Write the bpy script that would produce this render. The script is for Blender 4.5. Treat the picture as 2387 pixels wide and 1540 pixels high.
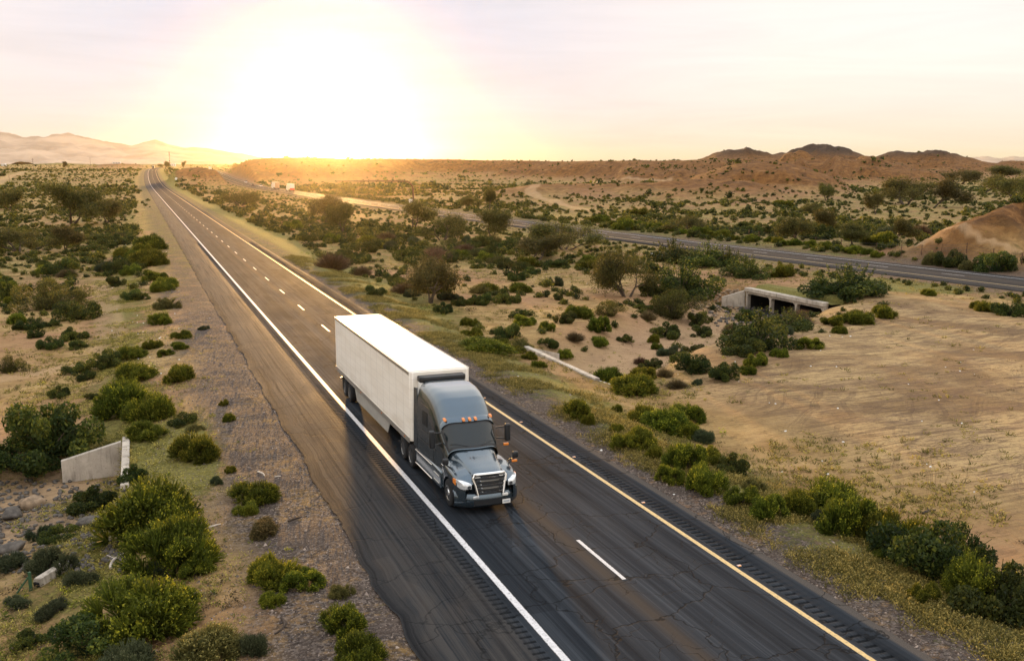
import bpy, bmesh, math, random
import numpy as np
from mathutils import Vector, Matrix

# ------------------------------------------------------------------ camera, sky, sun, exposure
for o in list(bpy.data.objects):
    bpy.data.objects.remove(o)
SC = bpy.context.scene
COL = SC.collection
R = math.radians
CAM = np.array([-13.232, 0.0, 12.389])
PITCH, YAW, FPX, PCX, PCY = 0.165766, 0.36546, 2267.17, 1193.0, 770.0   # FPX: focal length in pixels of a 2386 px wide picture
cd = bpy.data.cameras.new('camera')
cam = bpy.data.objects.new('camera', cd)
COL.objects.link(cam)
cam.location = CAM
cam.rotation_euler = (math.pi / 2 - PITCH, 0, -YAW)
cd.sensor_width = 36
cd.lens = FPX / 2386 * 36
cd.clip_start = 0.5
cd.clip_end = 60000
SC.camera = cam

SUN_EL, SUN_AZ = 3.2, 10.2          # azimuth clockwise from +Y (the way the road runs)
world = bpy.data.worlds.new('World')
SC.world = world
world.use_nodes = True
wt = world.node_tree
wt.nodes.clear()
wo = wt.nodes.new('ShaderNodeOutputWorld')
wb = wt.nodes.new('ShaderNodeBackground')
sky = wt.nodes.new('ShaderNodeTexSky')
sky.sky_type = 'NISHITA'
sky.sun_disc = False
sky.sun_elevation = R(SUN_EL)
sky.sun_rotation = R(SUN_AZ)
sky.air_density = 1.0
sky.dust_density = 3.0
sky.ozone_density = 1.0
def sky_veil():
    """the Nishita sky behind a thin veil of high cloud, made brighter overhead as added fill light"""
    nt = wt

    def n(t, **k):
        x = nt.nodes.new('ShaderNode' + t)
        for a_, v_ in k.items():
            setattr(x, a_, v_)
        return x
    tc = n('TexCoord')
    sp = n('SeparateXYZ')
    nt.links.new(tc.outputs['Generated'], sp.inputs[0])
    ramp = n('ValToRGB')
    el = ramp.color_ramp.elements
    el[0].position, el[0].color = 0.0, (0.90, 0.73, 0.44, 1)
    el[1].position, el[1].color = 1.0, (1.4, 1.5, 1.65, 1)
    for p, c in ((0.02, (0.96, 0.82, 0.62, 1)), (0.06, (0.99, 0.89, 0.78, 1)), (0.13, (1.0, 0.925, 0.87, 1)), (0.18, (1.0, 0.93, 0.88, 1)), (0.34, (1.55, 1.45, 1.33, 1)), (0.6, (1.6, 1.56, 1.52, 1))):
        e = el.new(p)
        e.color = c
    nt.links.new(sp.outputs[2], ramp.inputs[0])
    # veil dimmed and cooled round the sun to offset the haze glow
    dot = n('VectorMath', operation='DOT_PRODUCT')
    dot.inputs[1].default_value = (math.sin(R(SUN_AZ)) * math.cos(R(SUN_EL)), math.cos(R(SUN_AZ)) * math.cos(R(SUN_EL)), math.sin(R(SUN_EL)))
    nt.links.new(tc.outputs['Generated'], dot.inputs[0])
    gl = n('ValToRGB')
    g = gl.color_ramp.elements
    g[0].position, g[0].color = 0.90, (1, 1, 1, 1)
    g[1].position, g[1].color = 1.0, (0.52, 0.68, 0.95, 1)
    for p, c in ((0.945, (0.92, 0.92, 0.97, 1)), (0.966, (0.82, 0.85, 0.95, 1)), (0.98, (0.70, 0.79, 0.95, 1)), (0.99, (0.58, 0.72, 0.95, 1))):
        e = g.new(p)
        e.color = c
    nt.links.new(dot.outputs['Value'], gl.inputs[0])
    # faint streaks of cirrus
    mp = n('Mapping')
    mp.inputs['Scale'].default_value = (1.2, 1.2, 14.0)
    mp.inputs['Rotation'].default_value = (0.05, 0.03, 0.3)
    nt.links.new(tc.outputs['Generated'], mp.inputs['Vector'])
    nz = n('TexNoise')
    nz.inputs['Scale'].default_value = 2.2
    nz.inputs['Detail'].default_value = 7
    nz.inputs['Roughness'].default_value = 0.6
    nz.inputs['Distortion'].default_value = 0.7
    nt.links.new(mp.outputs[0], nz.inputs['Vector'])
    mr = n('MapRange')
    mr.inputs[1].default_value, mr.inputs[2].default_value = 0.3, 0.7
    mr.inputs[3].default_value, mr.inputs[4].default_value = 0.93, 1.05
    nt.links.new(nz.outputs['Fac'], mr.inputs[0])
    mul = n('VectorMath', operation='SCALE')
    nt.links.new(ramp.outputs[0], mul.inputs[0])
    nt.links.new(mr.outputs[0], mul.inputs['Scale'])
    add = n('VectorMath', operation='MULTIPLY')
    nt.links.new(mul.outputs[0], add.inputs[0])
    nt.links.new(gl.outputs[0], add.inputs[1])
    b2 = n('Background')
    b2.inputs['Strength'].default_value = VEIL
    nt.links.new(add.outputs[0], b2.inputs['Color'])
    sm = n('AddShader')
    nt.links.new(wb.outputs[0], sm.inputs[0])
    nt.links.new(b2.outputs[0], sm.inputs[1])
    nt.links.new(sm.outputs[0], wo.inputs['Surface'])


VEIL = 0.83
wb.inputs['Strength'].default_value = 0.002
wt.links.new(sky.outputs[0], wb.inputs['Color'])
sky_veil()

sd = bpy.data.lights.new('sun', 'SUN')
sun = bpy.data.objects.new('sun', sd)
COL.objects.link(sun)
sd.energy = 5.0
sd.angle = R(2.2)
sd.color = (1.0, 0.54, 0.17)
sdir = Vector((math.sin(R(SUN_AZ)) * math.cos(R(SUN_EL)), math.cos(R(SUN_AZ)) * math.cos(R(SUN_EL)), math.sin(R(SUN_EL))))
sun.rotation_euler = sdir.to_track_quat('Z', 'Y').to_euler()
sun.location = (60, 300, 60)

SC.view_settings.view_transform = 'Standard'
SC.view_settings.look = 'None'
SC.view_settings.exposure = 0.36
SC.view_settings.gamma = 1.0
SC.render.engine = 'CYCLES'
SC.cycles.use_denoising = True
SC.cycles.max_bounces = 6
SC.cycles.diffuse_bounces = 3
SC.cycles.transparent_max_bounces = 8
SC.cycles.volume_bounces = 0
SC.cycles.sample_clamp_indirect = 8

# ------------------------------------------------------------------ helpers
RNG = np.random.default_rng(7)


def tag(o, label=None, cat=None, group=None, kind=None):
    if label:
        o['label'] = label
    if cat:
        o['category'] = cat
    if group:
        o['group'] = group
    if kind:
        o['kind'] = kind
    return o


def empty(name, loc, rz=0.0, sc=1.0):
    o = bpy.data.objects.new(name, None)
    COL.objects.link(o)
    o.location = loc
    o.rotation_euler = (0, 0, rz)
    o.scale = (sc, sc, sc) if not hasattr(sc, '__len__') else sc
    o.empty_display_size = 0.3
    return o


def np_mesh(name, v, f, mat=None, smooth=False, attrs=None, uv=None):
    """mesh from numpy arrays; f is (n,4) or (n,3)"""
    me = bpy.data.meshes.new(name)
    v = np.asarray(v, np.float32)
    f = np.asarray(f, np.int32)
    k = f.shape[1]
    me.vertices.add(len(v))
    me.vertices.foreach_set('co', v.ravel())
    me.loops.add(f.size)
    me.loops.foreach_set('vertex_index', f.ravel())
    me.polygons.add(len(f))
    me.polygons.foreach_set('loop_start', np.arange(0, f.size, k, dtype=np.int32))
    me.polygons.foreach_set('loop_total', np.full(len(f), k, np.int32))
    if smooth:
        me.polygons.foreach_set('use_smooth', np.ones(len(f), bool))
    me.update(calc_edges=True)
    if attrs:
        for nme, a in attrs.items():
            at_ = me.attributes.new(nme, 'FLOAT', 'POINT')
            at_.data.foreach_set('value', np.asarray(a, np.float32))
    if uv is not None:
        u = me.uv_layers.new(name='UVMap')
        u.data.foreach_set('uv', np.asarray(uv, np.float32)[f.ravel()].ravel())
    me.validate()
    if mat:
        me.materials.append(mat)
    return me


def link(name, me, parent=None, loc=None):
    o = bpy.data.objects.new(name, me)
    COL.objects.link(o)
    if parent:
        o.parent = parent
    if loc is not None:
        o.location = loc
    return o


class MB:
    """collects shapes, then links them as one mesh object"""

    def __init__(self):
        self.v, self.f = [], []

    def add(self, v, f):
        n = len(self.v)
        self.v += [tuple(map(float, p)) for p in v]
        self.f += [tuple(i + n for i in q) for q in f]
        return self

    def box(self, x0, x1, y0, y1, z0, z1):
        v = [(x0, y0, z0), (x1, y0, z0), (x1, y1, z0), (x0, y1, z0), (x0, y0, z1), (x1, y0, z1), (x1, y1, z1), (x0, y1, z1)]
        return self.add(v, [(0, 3, 2, 1), (4, 5, 6, 7), (0, 1, 5, 4), (1, 2, 6, 5), (2, 3, 7, 6), (3, 0, 4, 7)])

    def hexa(self, v):
        return self.add(v, [(0, 3, 2, 1), (4, 5, 6, 7), (0, 1, 5, 4), (1, 2, 6, 5), (2, 3, 7, 6), (3, 0, 4, 7)])

    def prism(self, poly, ax, a0, a1):
        """poly in the two other axes, extruded along ax from a0 to a1"""
        n = len(poly)

        def P(q, a):
            return {'x': (a, q[0], q[1]), 'y': (q[0], a, q[1]), 'z': (q[0], q[1], a)}[ax]
        v = [P(q, a0) for q in poly] + [P(q, a1) for q in poly]
        f = [tuple(range(n - 1, -1, -1)), tuple(range(n, 2 * n))]
        f += [(i, (i + 1) % n, n + (i + 1) % n, n + i) for i in range(n)]
        return self.add(v, f)

    def tube(self, pts, rad, seg=8, cap=True):
        pts = [Vector(p) for p in pts]
        rad = rad if hasattr(rad, '__len__') else [rad] * len(pts)
        v, f = [], []
        up = Vector((0, 0, 1))
        for i, p in enumerate(pts):
            t = (pts[min(i + 1, len(pts) - 1)] - pts[max(i - 1, 0)]).normalized()
            a = t.cross(up)
            if a.length < 1e-3:
                a = t.cross(Vector((0, 1, 0)))
            a.normalize()
            b = a.cross(t).normalized()
            for k in range(seg):
                th = 2 * math.pi * k / seg
                v.append(p + (a * math.cos(th) + b * math.sin(th)) * rad[i])
        for i in range(len(pts) - 1):
            for k in range(seg):
                k2 = (k + 1) % seg
                f.append((i * seg + k, i * seg + k2, (i + 1) * seg + k2, (i + 1) * seg + k))
        if cap:
            f.append(tuple(range(seg - 1, -1, -1)))
            f.append(tuple((len(pts) - 1) * seg + k for k in range(seg)))
        return self.add(v, f)

    def grid(self, P, closed=False):
        """P[i][j] points"""
        n, m = len(P), len(P[0])
        v = [p for row in P for p in row]
        f = []
        for i in range(n - 1):
            for j in range(m if closed else m - 1):
                j2 = (j + 1) % m
                f.append((i * m + j, i * m + j2, (i + 1) * m + j2, (i + 1) * m + j))
        return self.add(v, f)

    def lathe(self, prof, c, seg=24, axis='x'):
        """prof: list of (a, r) along axis, closed ends left open"""
        P = []
        for a, r in prof:
            row = []
            for k in range(seg):
                th = 2 * math.pi * k / seg
                row.append((c[0] + a, c[1] + r * math.cos(th), c[2] + r * math.sin(th)))
            P.append(row)
        self.grid(P, closed=True)
        return self

    def build(self, name, mat, parent=None, smooth=False, bevel=0, sub=0, loc=None, angle=35, seg=2):
        me = bpy.data.meshes.new(name)
        me.from_pydata(self.v, [], self.f)
        me.validate()
        bm = bmesh.new()
        bm.from_mesh(me)
        bmesh.ops.remove_doubles(bm, verts=bm.verts, dist=1e-5)
        bmesh.ops.recalc_face_normals(bm, faces=bm.faces)
        bm.to_mesh(me)
        bm.free()
        me.materials.append(mat)
        o = link(name, me, parent, loc)
        if sub:
            m = o.modifiers.new('sub', 'SUBSURF')
            m.levels = m.render_levels = sub
        if bevel:
            m = o.modifiers.new('bevel', 'BEVEL')
            m.width = bevel
            m.segments = seg
            m.limit_method = 'ANGLE'
            m.angle_limit = R(angle)
            m.harden_normals = False
        if smooth or bevel or sub:
            me.polygons.foreach_set('use_smooth', [True] * len(me.polygons))
            if hasattr(me, 'set_sharp_from_angle'):
                me.set_sharp_from_angle(angle=R(40))
        return o


# ---- value noise
def _hash(ix, iy, s):
    h = (ix.astype(np.int64) * 374761393 + iy.astype(np.int64) * 668265263 + s * 974634777) & 0x7fffffff
    h = ((h ^ (h >> 13)) * 1274126177) & 0x7fffffff
    return ((h ^ (h >> 16)) & 0xffff) / 65535.0


def vnoise(x, y, s=0):
    ix, iy = np.floor(x), np.floor(y)
    fx, fy = x - ix, y - iy
    fx, fy = fx * fx * fx * (fx * (fx * 6 - 15) + 10), fy * fy * fy * (fy * (fy * 6 - 15) + 10)
    a, b = _hash(ix, iy, s), _hash(ix + 1, iy, s)
    c, d = _hash(ix, iy + 1, s), _hash(ix + 1, iy + 1, s)
    return (a + (b - a) * fx) * (1 - fy) + (c + (d - c) * fx) * fy


def fbm(x, y, sc, octv=4, s=0):
    x, y = np.asarray(x, float), np.asarray(y, float)
    t, a, n = 0.0, 1.0, 0.0
    for o_ in range(octv):
        t = t + a * (vnoise(x / sc + 17.3 * o_, y / sc - 9.1 * o_, s + o_) * 2 - 1)
        n += a
        a *= 0.5
        sc *= 0.5
    return t / n


def sstep(a, b, x):
    t = np.clip((x - a) / (b - a), 0, 1)
    return t * t * (3 - 2 * t)


# ---- materials
def newmat(name):
    m = bpy.data.materials.new(name)
    m.use_nodes = True
    nt = m.node_tree
    nt.nodes.clear()
    out = nt.nodes.new('ShaderNodeOutputMaterial')
    return m, nt, out


class NT:
    """short-hand for building node trees"""

    def __init__(self, nt):
        self.nt = nt

    def n(self, typ, **kw):
        x = self.nt.nodes.new('ShaderNode' + typ)
        for k, v in kw.items():
            if k.startswith('i_'):
                k2 = k[2:]
                x.inputs[int(k2) if k2.isdigit() else k2.replace('_', ' ')].default_value = v
            else:
                setattr(x, k, v)
        return x

    def l(self, a, b):
        self.nt.links.new(a, b)

    def val(self, x, inp):
        if isinstance(x, (int, float)):
            inp.default_value = x
        elif isinstance(x, tuple):
            inp.default_value = x if len(x) == 4 else (*x, 1)
        else:
            self.l(x, inp)

    def math(self, op, a, b=0.0, c=0.0, clamp=False):
        x = self.n('Math', operation=op, use_clamp=clamp)
        self.val(a, x.inputs[0])
        self.val(b, x.inputs[1])
        self.val(c, x.inputs[2])
        return x.outputs[0]

    def mix(self, f, a, b, blend='MIX'):
        x = self.n('Mix', data_type='RGBA', blend_type=blend)
        self.val(f, x.inputs[0])
        self.val(a, x.inputs[6])
        self.val(b, x.inputs[7])
        return x.outputs[2]

    def step(self, x, a, b):
        m = self.n('MapRange', interpolation_type='SMOOTHSTEP')
        self.val(x, m.inputs[0])
        m.inputs[1].default_value = a
        m.inputs[2].default_value = b
        return m.outputs[0]

    def noise(self, vec, scale, detail=4, rough=0.55, dist=0.0, dim='3D'):
        x = self.n('TexNoise', noise_dimensions=dim)
        x.inputs['Scale'].default_value = scale
        x.inputs['Detail'].default_value = detail
        x.inputs['Roughness'].default_value = rough
        x.inputs['Distortion'].default_value = dist
        if vec is not None:
            self.l(vec, x.inputs['Vector'])
        return x.outputs['Fac']

    def vscale(self, vec, s):
        x = self.n('Mapping')
        x.inputs['Scale'].default_value = s
        self.l(vec, x.inputs['Vector'])
        return x.outputs[0]

    def bump(self, h, dist, strength=1.0, normal=None):
        x = self.n('Bump')
        x.inputs['Distance'].default_value = dist
        x.inputs['Strength'].default_value = strength
        self.l(h, x.inputs['Height'])
        if normal is not None:
            self.l(normal, x.inputs['Normal'])
        return x.outputs[0]


def simple(name, col, rough=0.6, metal=0.0, var=0.15, nscale=8.0, spec=0.5, coat=0.0, bump=0.0, emit=None, trans=0.0):
    m, nt, out = newmat(name)
    N = NT(nt)
    tc = N.n('TexCoord')
    f = N.noise(tc.outputs['Object'], nscale, 5)
    c = N.mix(N.step(f, 0.3, 0.7), tuple(x * (1 - var) for x in col), tuple(min(1, x * (1 + var)) for x in col))
    b = N.n('BsdfPrincipled')
    N.l(c, b.inputs['Base Color'])
    N.l(N.math('ADD', N.math('MULTIPLY', f, 0.2), rough - 0.1, clamp=True), b.inputs['Roughness'])
    b.inputs['Metallic'].default_value = metal
    b.inputs['Specular IOR Level'].default_value = spec
    b.inputs['Coat Weight'].default_value = coat
    b.inputs['Coat Roughness'].default_value = 0.08
    b.inputs['Transmission Weight'].default_value = trans
    if emit:
        b.inputs['Emission Color'].default_value = (*emit[:3], 1)
        b.inputs['Emission Strength'].default_value = emit[3]
    if bump:
        N.l(N.bump(N.noise(tc.outputs['Object'], nscale * 4, 6), bump), b.inputs['Normal'])
    N.l(b.outputs[0], out.inputs[0])
    return m


# ------------------------------------------------------------------ terrain
def plain_rise(y):
    return np.interp(y, [-1e5, 560, 640, 700, 800, 950, 1100, 1300, 1600, 3000, 9000, 30000], [0, 0, 0.15, 0.6, 2.3, 5.4, 8.6, 10.4, 11.2, 21.5, 52, 150])


def main_x(y):
    return 17.0 * (np.clip((np.asarray(y, float) - 700) / 850, 0, 3)) ** 2


def main_z(y):
    return plain_rise(y)


def far_zy(y):
    return np.interp(y, [0, 150, 300, 520], [-1.0, -1.0, -0.6, 0.0]) + plain_rise(y)


def pix_ray(xd, yd):
    cp, sp, cy, sy = math.cos(PITCH), math.sin(PITCH), math.cos(YAW), math.sin(YAW)
    fw = np.array([sy * cp, cy * cp, -sp])
    rt = np.array([cy, -sy, 0.0])
    up = np.cross(rt, fw)
    return fw * FPX + rt * (xd - PCX) - up * (yd - PCY)


def on_profile(xd, yd, zf):
    d = pix_ray(xd, yd)
    z = 0.0
    for _ in range(60):
        t = (z - CAM[2]) / d[2]
        q = CAM + d * t
        z = 0.6 * z + 0.4 * float(zf(q[1]))
    return q


# centre line of the far carriageway (surveyed once from the photograph, in metres)
FAR_PTS = [(2386, 661), (1743.5, 581), (1370, 541), (1100, 508), (1000, 492.5), (850, 470.5), (713.3, 452.2), (661.9, 446.9), (622, 440.3), (568.9, 425.7), (515.8, 407.7)]
_fp = np.array([on_profile(x, y, far_zy) for x, y in FAR_PTS])
_o = np.argsort(_fp[:, 1])
_fp = _fp[_o]
_k = np.polyfit(_fp[:, 1], _fp[:, 0], 3)


def far_x(y):
    y = np.asarray(y, float)
    return np.polyval(_k, np.clip(y, 60, 1100)) + np.where(y < 60, (60 - y) * 0.03, 0) + np.where(y > 1100, (y - 1100) * np.polyval(np.polyder(_k), 1100), 0)


WASH = np.array([(-90, 30), (-45, 38), (-24, 44), (-14.4, 46), (0, 53), (13.5, 61), (24, 69), (36, 77), (46, 84), (53.5, 89), (70, 97), (100, 125), (150, 150)], float)


def seg_dist(x, y, P):
    best = np.full(np.shape(x), 1e9)
    for a, b in zip(P[:-1], P[1:]):
        d = b - a
        t = np.clip(((x - a[0]) * d[0] + (y - a[1]) * d[1]) / (d @ d), 0, 1)
        best = np.minimum(best, np.hypot(x - a[0] - t * d[0], y - a[1] - t * d[1]))
    return best


# hills: crest lines as (bearing px, elevation px, distance m), with front and back widths in metres
FEATS = [
    ('mesa', [(520, 388, 880), (560, 379, 900), (590, 372, 900), (640, 368, 900), (700, 368, 900), (800, 371, 940), (900, 370.5, 990), (1000, 371.5, 1050), (1100, 373, 1050), (1200, 375, 1000), (1300, 376.5, 950), (1420, 375.5, 850), (1500, 374, 800), (1600, 373, 780), (1700, 372, 760), (1800, 384, 760)], 190, 500),
    ('bench', [(1090, 468, 400), (1140, 449, 420), (1200, 436, 440), (1260, 430, 450), (1400, 428, 450), (1550, 424, 440), (1650, 416, 450), (1750, 422, 430), (1830, 445, 420)], 140, 260),
    ('knob', [(1590, 422, 540), (1640, 402, 540), (1690, 386, 540), (1740, 377, 540), (1785, 374, 540), (1830, 378, 540), (1880, 391, 540), (1930, 408, 540), (1985, 425, 540)], 140, 120),
    ('peaks', [(1540, 386, 1500), (1620, 372, 1500), (1660, 362, 1500), (1700, 358, 1500), (1735, 353.5, 1500), (1762, 362, 1500), (1795, 364, 1500), (1830, 359, 1500), (1860, 349, 1500), (1885, 341, 1500), (1902, 337.5, 1500), (1925, 341, 1500), (1942, 352, 1500), (1965, 355, 1500), (1995, 364, 1500), (2030, 371, 1500), (2060, 363, 1500), (2110, 357, 1500), (2150, 359, 1500), (2190, 355, 1500), (2230, 363, 1500), (2290, 371, 1500), (2340, 377, 1500), (2420, 384, 1500)], 420, 500),
    ('spurs', [(1790, 398, 900), (1830, 378, 900), (1860, 367, 900), (1890, 373, 900), (1915, 379, 880), (1945, 370.5, 850), (1985, 380, 850), (2035, 377, 850), (2080, 388, 850), (2140, 398, 820), (2210, 410, 800)], 230, 160),
    ('roadside', [(2040, 592, 148), (2075, 577, 149), (2110, 561, 150), (2188, 538, 150), (2250, 513, 155), (2300, 503, 160), (2349, 481, 165), (2400, 464, 170), (2600, 430, 185), (2900, 410, 200)], 27, 50),
    ('roadside lower', [(2150, 586, 138), (2200, 574, 138), (2240, 568, 138), (2300, 570, 138), (2380, 576, 138), (2500, 582, 142)], 10, 30),
    ('median', [(370, 412, 760), (395, 402, 790), (430, 392.5, 800), (465, 389.5, 790), (500, 396, 770), (525, 408, 750), (552, 424, 730)], 75, 60),
    ('farleft', [(200, 389, 1900), (240, 383, 1900), (280, 381.5, 1900), (320, 383, 1900), (350, 389, 1900)], 250, 300),
    ('farleft2', [(60, 385, 3600), (120, 377.5, 3600), (150, 376, 3600), (185, 380, 3600), (230, 386, 3600)], 500, 500),
]
_cosp = math.cos(PITCH)
_yh = PCY - FPX * math.tan(PITCH)


def bear(xd):                                      # bearing from the view axis of a picture column at the horizon
    return math.atan2((xd - PCX) * _cosp, FPX)


FE = []
for nm, pts, wf, wb_ in FEATS:
    b = np.array([bear(p[0]) for p in pts])
    dd = np.array([p[2] for p in pts], float)
    zz = []
    for p in pts:
        d = pix_ray(p[0], p[1])
        zz.append(CAM[2] + d[2] / math.hypot(d[0], d[1]) * p[2])
    FE.append((nm, b, dd, np.array(zz), wf, wb_))


def H(x, y, full=False, mouth=True):
    x, y = np.asarray(x, float), np.asarray(y, float)
    dx, dy = x - CAM[0], y - CAM[1]
    r = np.hypot(dx, dy)
    bb = np.arctan2(dx, dy) - YAW
    base = plain_rise(y) - 1.0
    near = 1 - sstep(300, 900, r)
    base = base + fbm(x, y, 34, 3, 3) * (0.55 * near + 1.2 * (1 - near)) + fbm(x, y, 5, 3, 5) * 0.14
    base = base - 0.9 * np.exp(-((x - 36) / 20.0) ** 2 - ((y - 115) / 45.0) ** 2) - 0.4 * np.exp(-((x + 45) / 22.0) ** 2 - ((y - 60) / 30.0) ** 2)
    hill = np.zeros_like(base)
    for nm, b, dd, zz, wf, wb_ in FE:
        inside = sstep(b[0] - 0.012, b[0] + 0.012, bb) * (1 - sstep(b[-1] - 0.012, b[-1] + 0.012, bb))
        dc = np.interp(bb, b, dd)
        zc = np.interp(bb, b, zz)
        t = r - dc
        wig = fbm(x, y, wf * 0.55, 3, 11) * wf * 0.35
        tf = np.clip(1 + (t + np.minimum(wig, 0) * np.clip(-t / wf, 0, 1)) / wf, 0, 1)
        front = np.sin(tf * math.pi / 2) ** 1.35 * (1 - 0.2 * np.sin(tf * math.pi) ** 2)
        if nm == 'mesa':
            front = sstep(0.02, 1.0, tf) ** 0.8
        back = 1 - sstep(0, wb_, t)
        s = np.where(t < 0, front, back)
        gul = 1 - np.abs(fbm(x * 1.0, y * 0.7, wf * 0.30, 5, 23)) * 2.6
        z = (zc - base) * s
        if nm in ('mesa', 'bench', 'knob', 'spurs', 'peaks'):
            u = bb * dc
            sp = 34 if nm != 'peaks' else 60
            g1 = np.clip(np.abs(fbm(u, r * 0.22, sp, 3, 91)) * 3.2, 0, 1) * 0.7 + np.clip(np.abs(fbm(u, r * 0.35, sp * 0.33, 3, 93)) * 3.0, 0, 1) * 0.3
            z = z * (1 - (0.5 if nm != 'knob' else 0.25) * (1 - g1) * np.sin(np.clip(s, 0, 1) * math.pi) ** 0.7)
        z = z * (1 - 0.55 * np.clip(gul, 0, 1) * np.sin(np.clip(s, 0, 1) * math.pi))
        if nm in ('peaks', 'spurs', 'mesa', 'bench'):
            z = z + (fbm(x, y, wf * 0.14, 5, 37) * (0.12 if nm in ('mesa', 'bench') else 0.62) + (0.5 - np.abs(fbm(x, y, wf * 0.3, 4, 39)) * 2) * (0.06 if nm in ('mesa', 'bench') else 0.22)) * (zc - base) * np.clip(s, 0, 1) * (0.35 if nm == 'mesa' else 1.0)
        z = np.maximum(z, 0) * inside
        hill = np.maximum(hill, z)
    hill = hill + np.clip(hill / 2.0, 0, 1) * near * (fbm(x, y, 5, 4, 71) * 0.7 - np.abs(fbm(x, y, 9, 4, 73)) * 1.0)
    base = base + hill
    # wash
    wd = seg_dist(x, y, WASH) + fbm(x, y, 7, 2, 31) * 1.6
    wdepth = np.where(x < -5, 1.3, 2.0)
    open_ = np.maximum(np.maximum(sstep(-14.2, -15.0, x), sstep(13.5, 14.2, x) * (1 - sstep(54.4, 55.6, x))), sstep(93, 97, x))
    wd = np.where(open_ > 0.5, wd, 30.0)
    base = base - wdepth * (1 - sstep(2.0, 9.0, wd)) * open_
    # level pad right of the road
    pad = sstep(13, 22, x) * (1 - sstep(56, 70, x)) * (1 - sstep(60, 82, y - (x - 20) * 0.35))
    pad = pad * sstep(5, 11, wd)
    base = base * (1 - 0.75 * pad) + (-0.7 + fbm(x, y, 1.6, 2, 9) * 0.05) * 0.75 * pad
    # embankments of both roads
    lat = x - main_x(y)
    mz = main_z(y)
    wl = np.where(lat < 0, sstep(-19, -10.5, lat), 1 - sstep(7.5, 13.5, lat))
    base = base * (1 - wl) + (mz - 0.16 - 0.03 * np.clip(np.abs(lat) - 7, 0, 6) + fbm(x, y, 2.2, 2, 41) * 0.05) * wl
    core = np.where(lat < 0, sstep(-7.7, -6.9, lat), 1 - sstep(4.75, 5.6, lat))
    base = base * (1 - core) + (mz - 0.25) * core
    fl = x - far_x(y)
    fz = far_zy(y)
    wl2 = (1 - sstep(9, 17, np.abs(fl))) * (y > 0)
    base = base * (1 - wl2) + (fz - 0.15 + fbm(x, y, 3, 2, 43) * 0.06) * wl2
    core2 = (1 - sstep(6.3, 7.6, np.abs(fl))) * (y > 0)
    base = base * (1 - core2) + (fz - 0.25) * core2
    # box culvert mouth and headwall faces: cut the bank back in front of the openings
    cut = (1 - sstep(0.0, 1.5, np.abs(y - 89.0) - 7.0 - np.clip(53 - x, 0, 8) * 0.6)) * (1 - sstep(54.6, 55.6, x)) * sstep(44, 50, x) * (1.0 if mouth else 0.0)
    base = base * (1 - cut) + np.minimum(base, -3.95) * cut
    cut = (1 - sstep(0.2, 0.6, np.abs(y - 45.8) - 3.6)) * sstep(-14.4, -14.75, x) * sstep(-23, -17, x)
    base = base * (1 - cut) + np.minimum(base, -2.35) * cut
    cut = (1 - sstep(0.2, 0.6, np.abs(y - 61.0) - 5.8)) * sstep(13.6, 14.0, x) * (1 - sstep(16, 22, x))
    base = base * (1 - cut) + np.minimum(base, -2.6) * cut
    if full:
        return base, hill, wd, wl, wl2, pad, lat, fl, r
    return base


GRID = {}


def HG(x, y):
    """height of the built ground sheet (looked up in its polar grid)"""
    x, y = np.asarray(x, float), np.asarray(y, float)
    a = np.arctan2(x - CAM[0], y - CAM[1]) - YAW
    r = np.hypot(x - CAM[0], y - CAM[1])
    A, Rd, Z = GRID['a'], GRID['r'], GRID['z']
    fa = np.clip((a - A[0]) / (A[1] - A[0]), 0, len(A) - 1.001)
    i = fa.astype(int)
    fa = fa - i
    j = np.clip(np.searchsorted(Rd, r) - 1, 0, len(Rd) - 2)
    fr = np.clip((r - Rd[j]) / (Rd[j + 1] - Rd[j]), 0, 1)
    z = (Z[j, i] * (1 - fa) + Z[j, i + 1] * fa) * (1 - fr) + (Z[j + 1, i] * (1 - fa) + Z[j + 1, i + 1] * fa) * fr
    return z


def at(xd, yd, far=9000, fn=None):
    """the point of the ground seen at a picture position (2386x1540)"""
    fn = fn or (HG if GRID else H)
    d = pix_ray(xd, yd)
    d = d / np.linalg.norm(d)
    t = np.geomspace(12, far, 600)
    P = CAM[None] + d[None] * t[:, None]
    below = P[:, 2] < fn(P[:, 0], P[:, 1])
    if not below.any():
        return None
    i = int(np.argmax(below))
    lo, hi = t[max(i - 1, 0)], t[i]
    for _ in range(14):
        m = 0.5 * (lo + hi)
        q = CAM + d * m
        if q[2] < fn(q[0], q[1]):
            hi = m
        else:
            lo = m
    return CAM + d * hi


FWD = np.array([math.sin(YAW) * math.cos(PITCH), math.cos(YAW) * math.cos(PITCH), -math.sin(PITCH)])


def mpp(q):                                        # metres per picture pixel at a point
    return float((np.asarray(q) - CAM) @ FWD) / FPX


def ground_z(x, y):
    return float(HG(x, y)) if GRID else float(H(np.array([x]), np.array([y]))[0])

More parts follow.
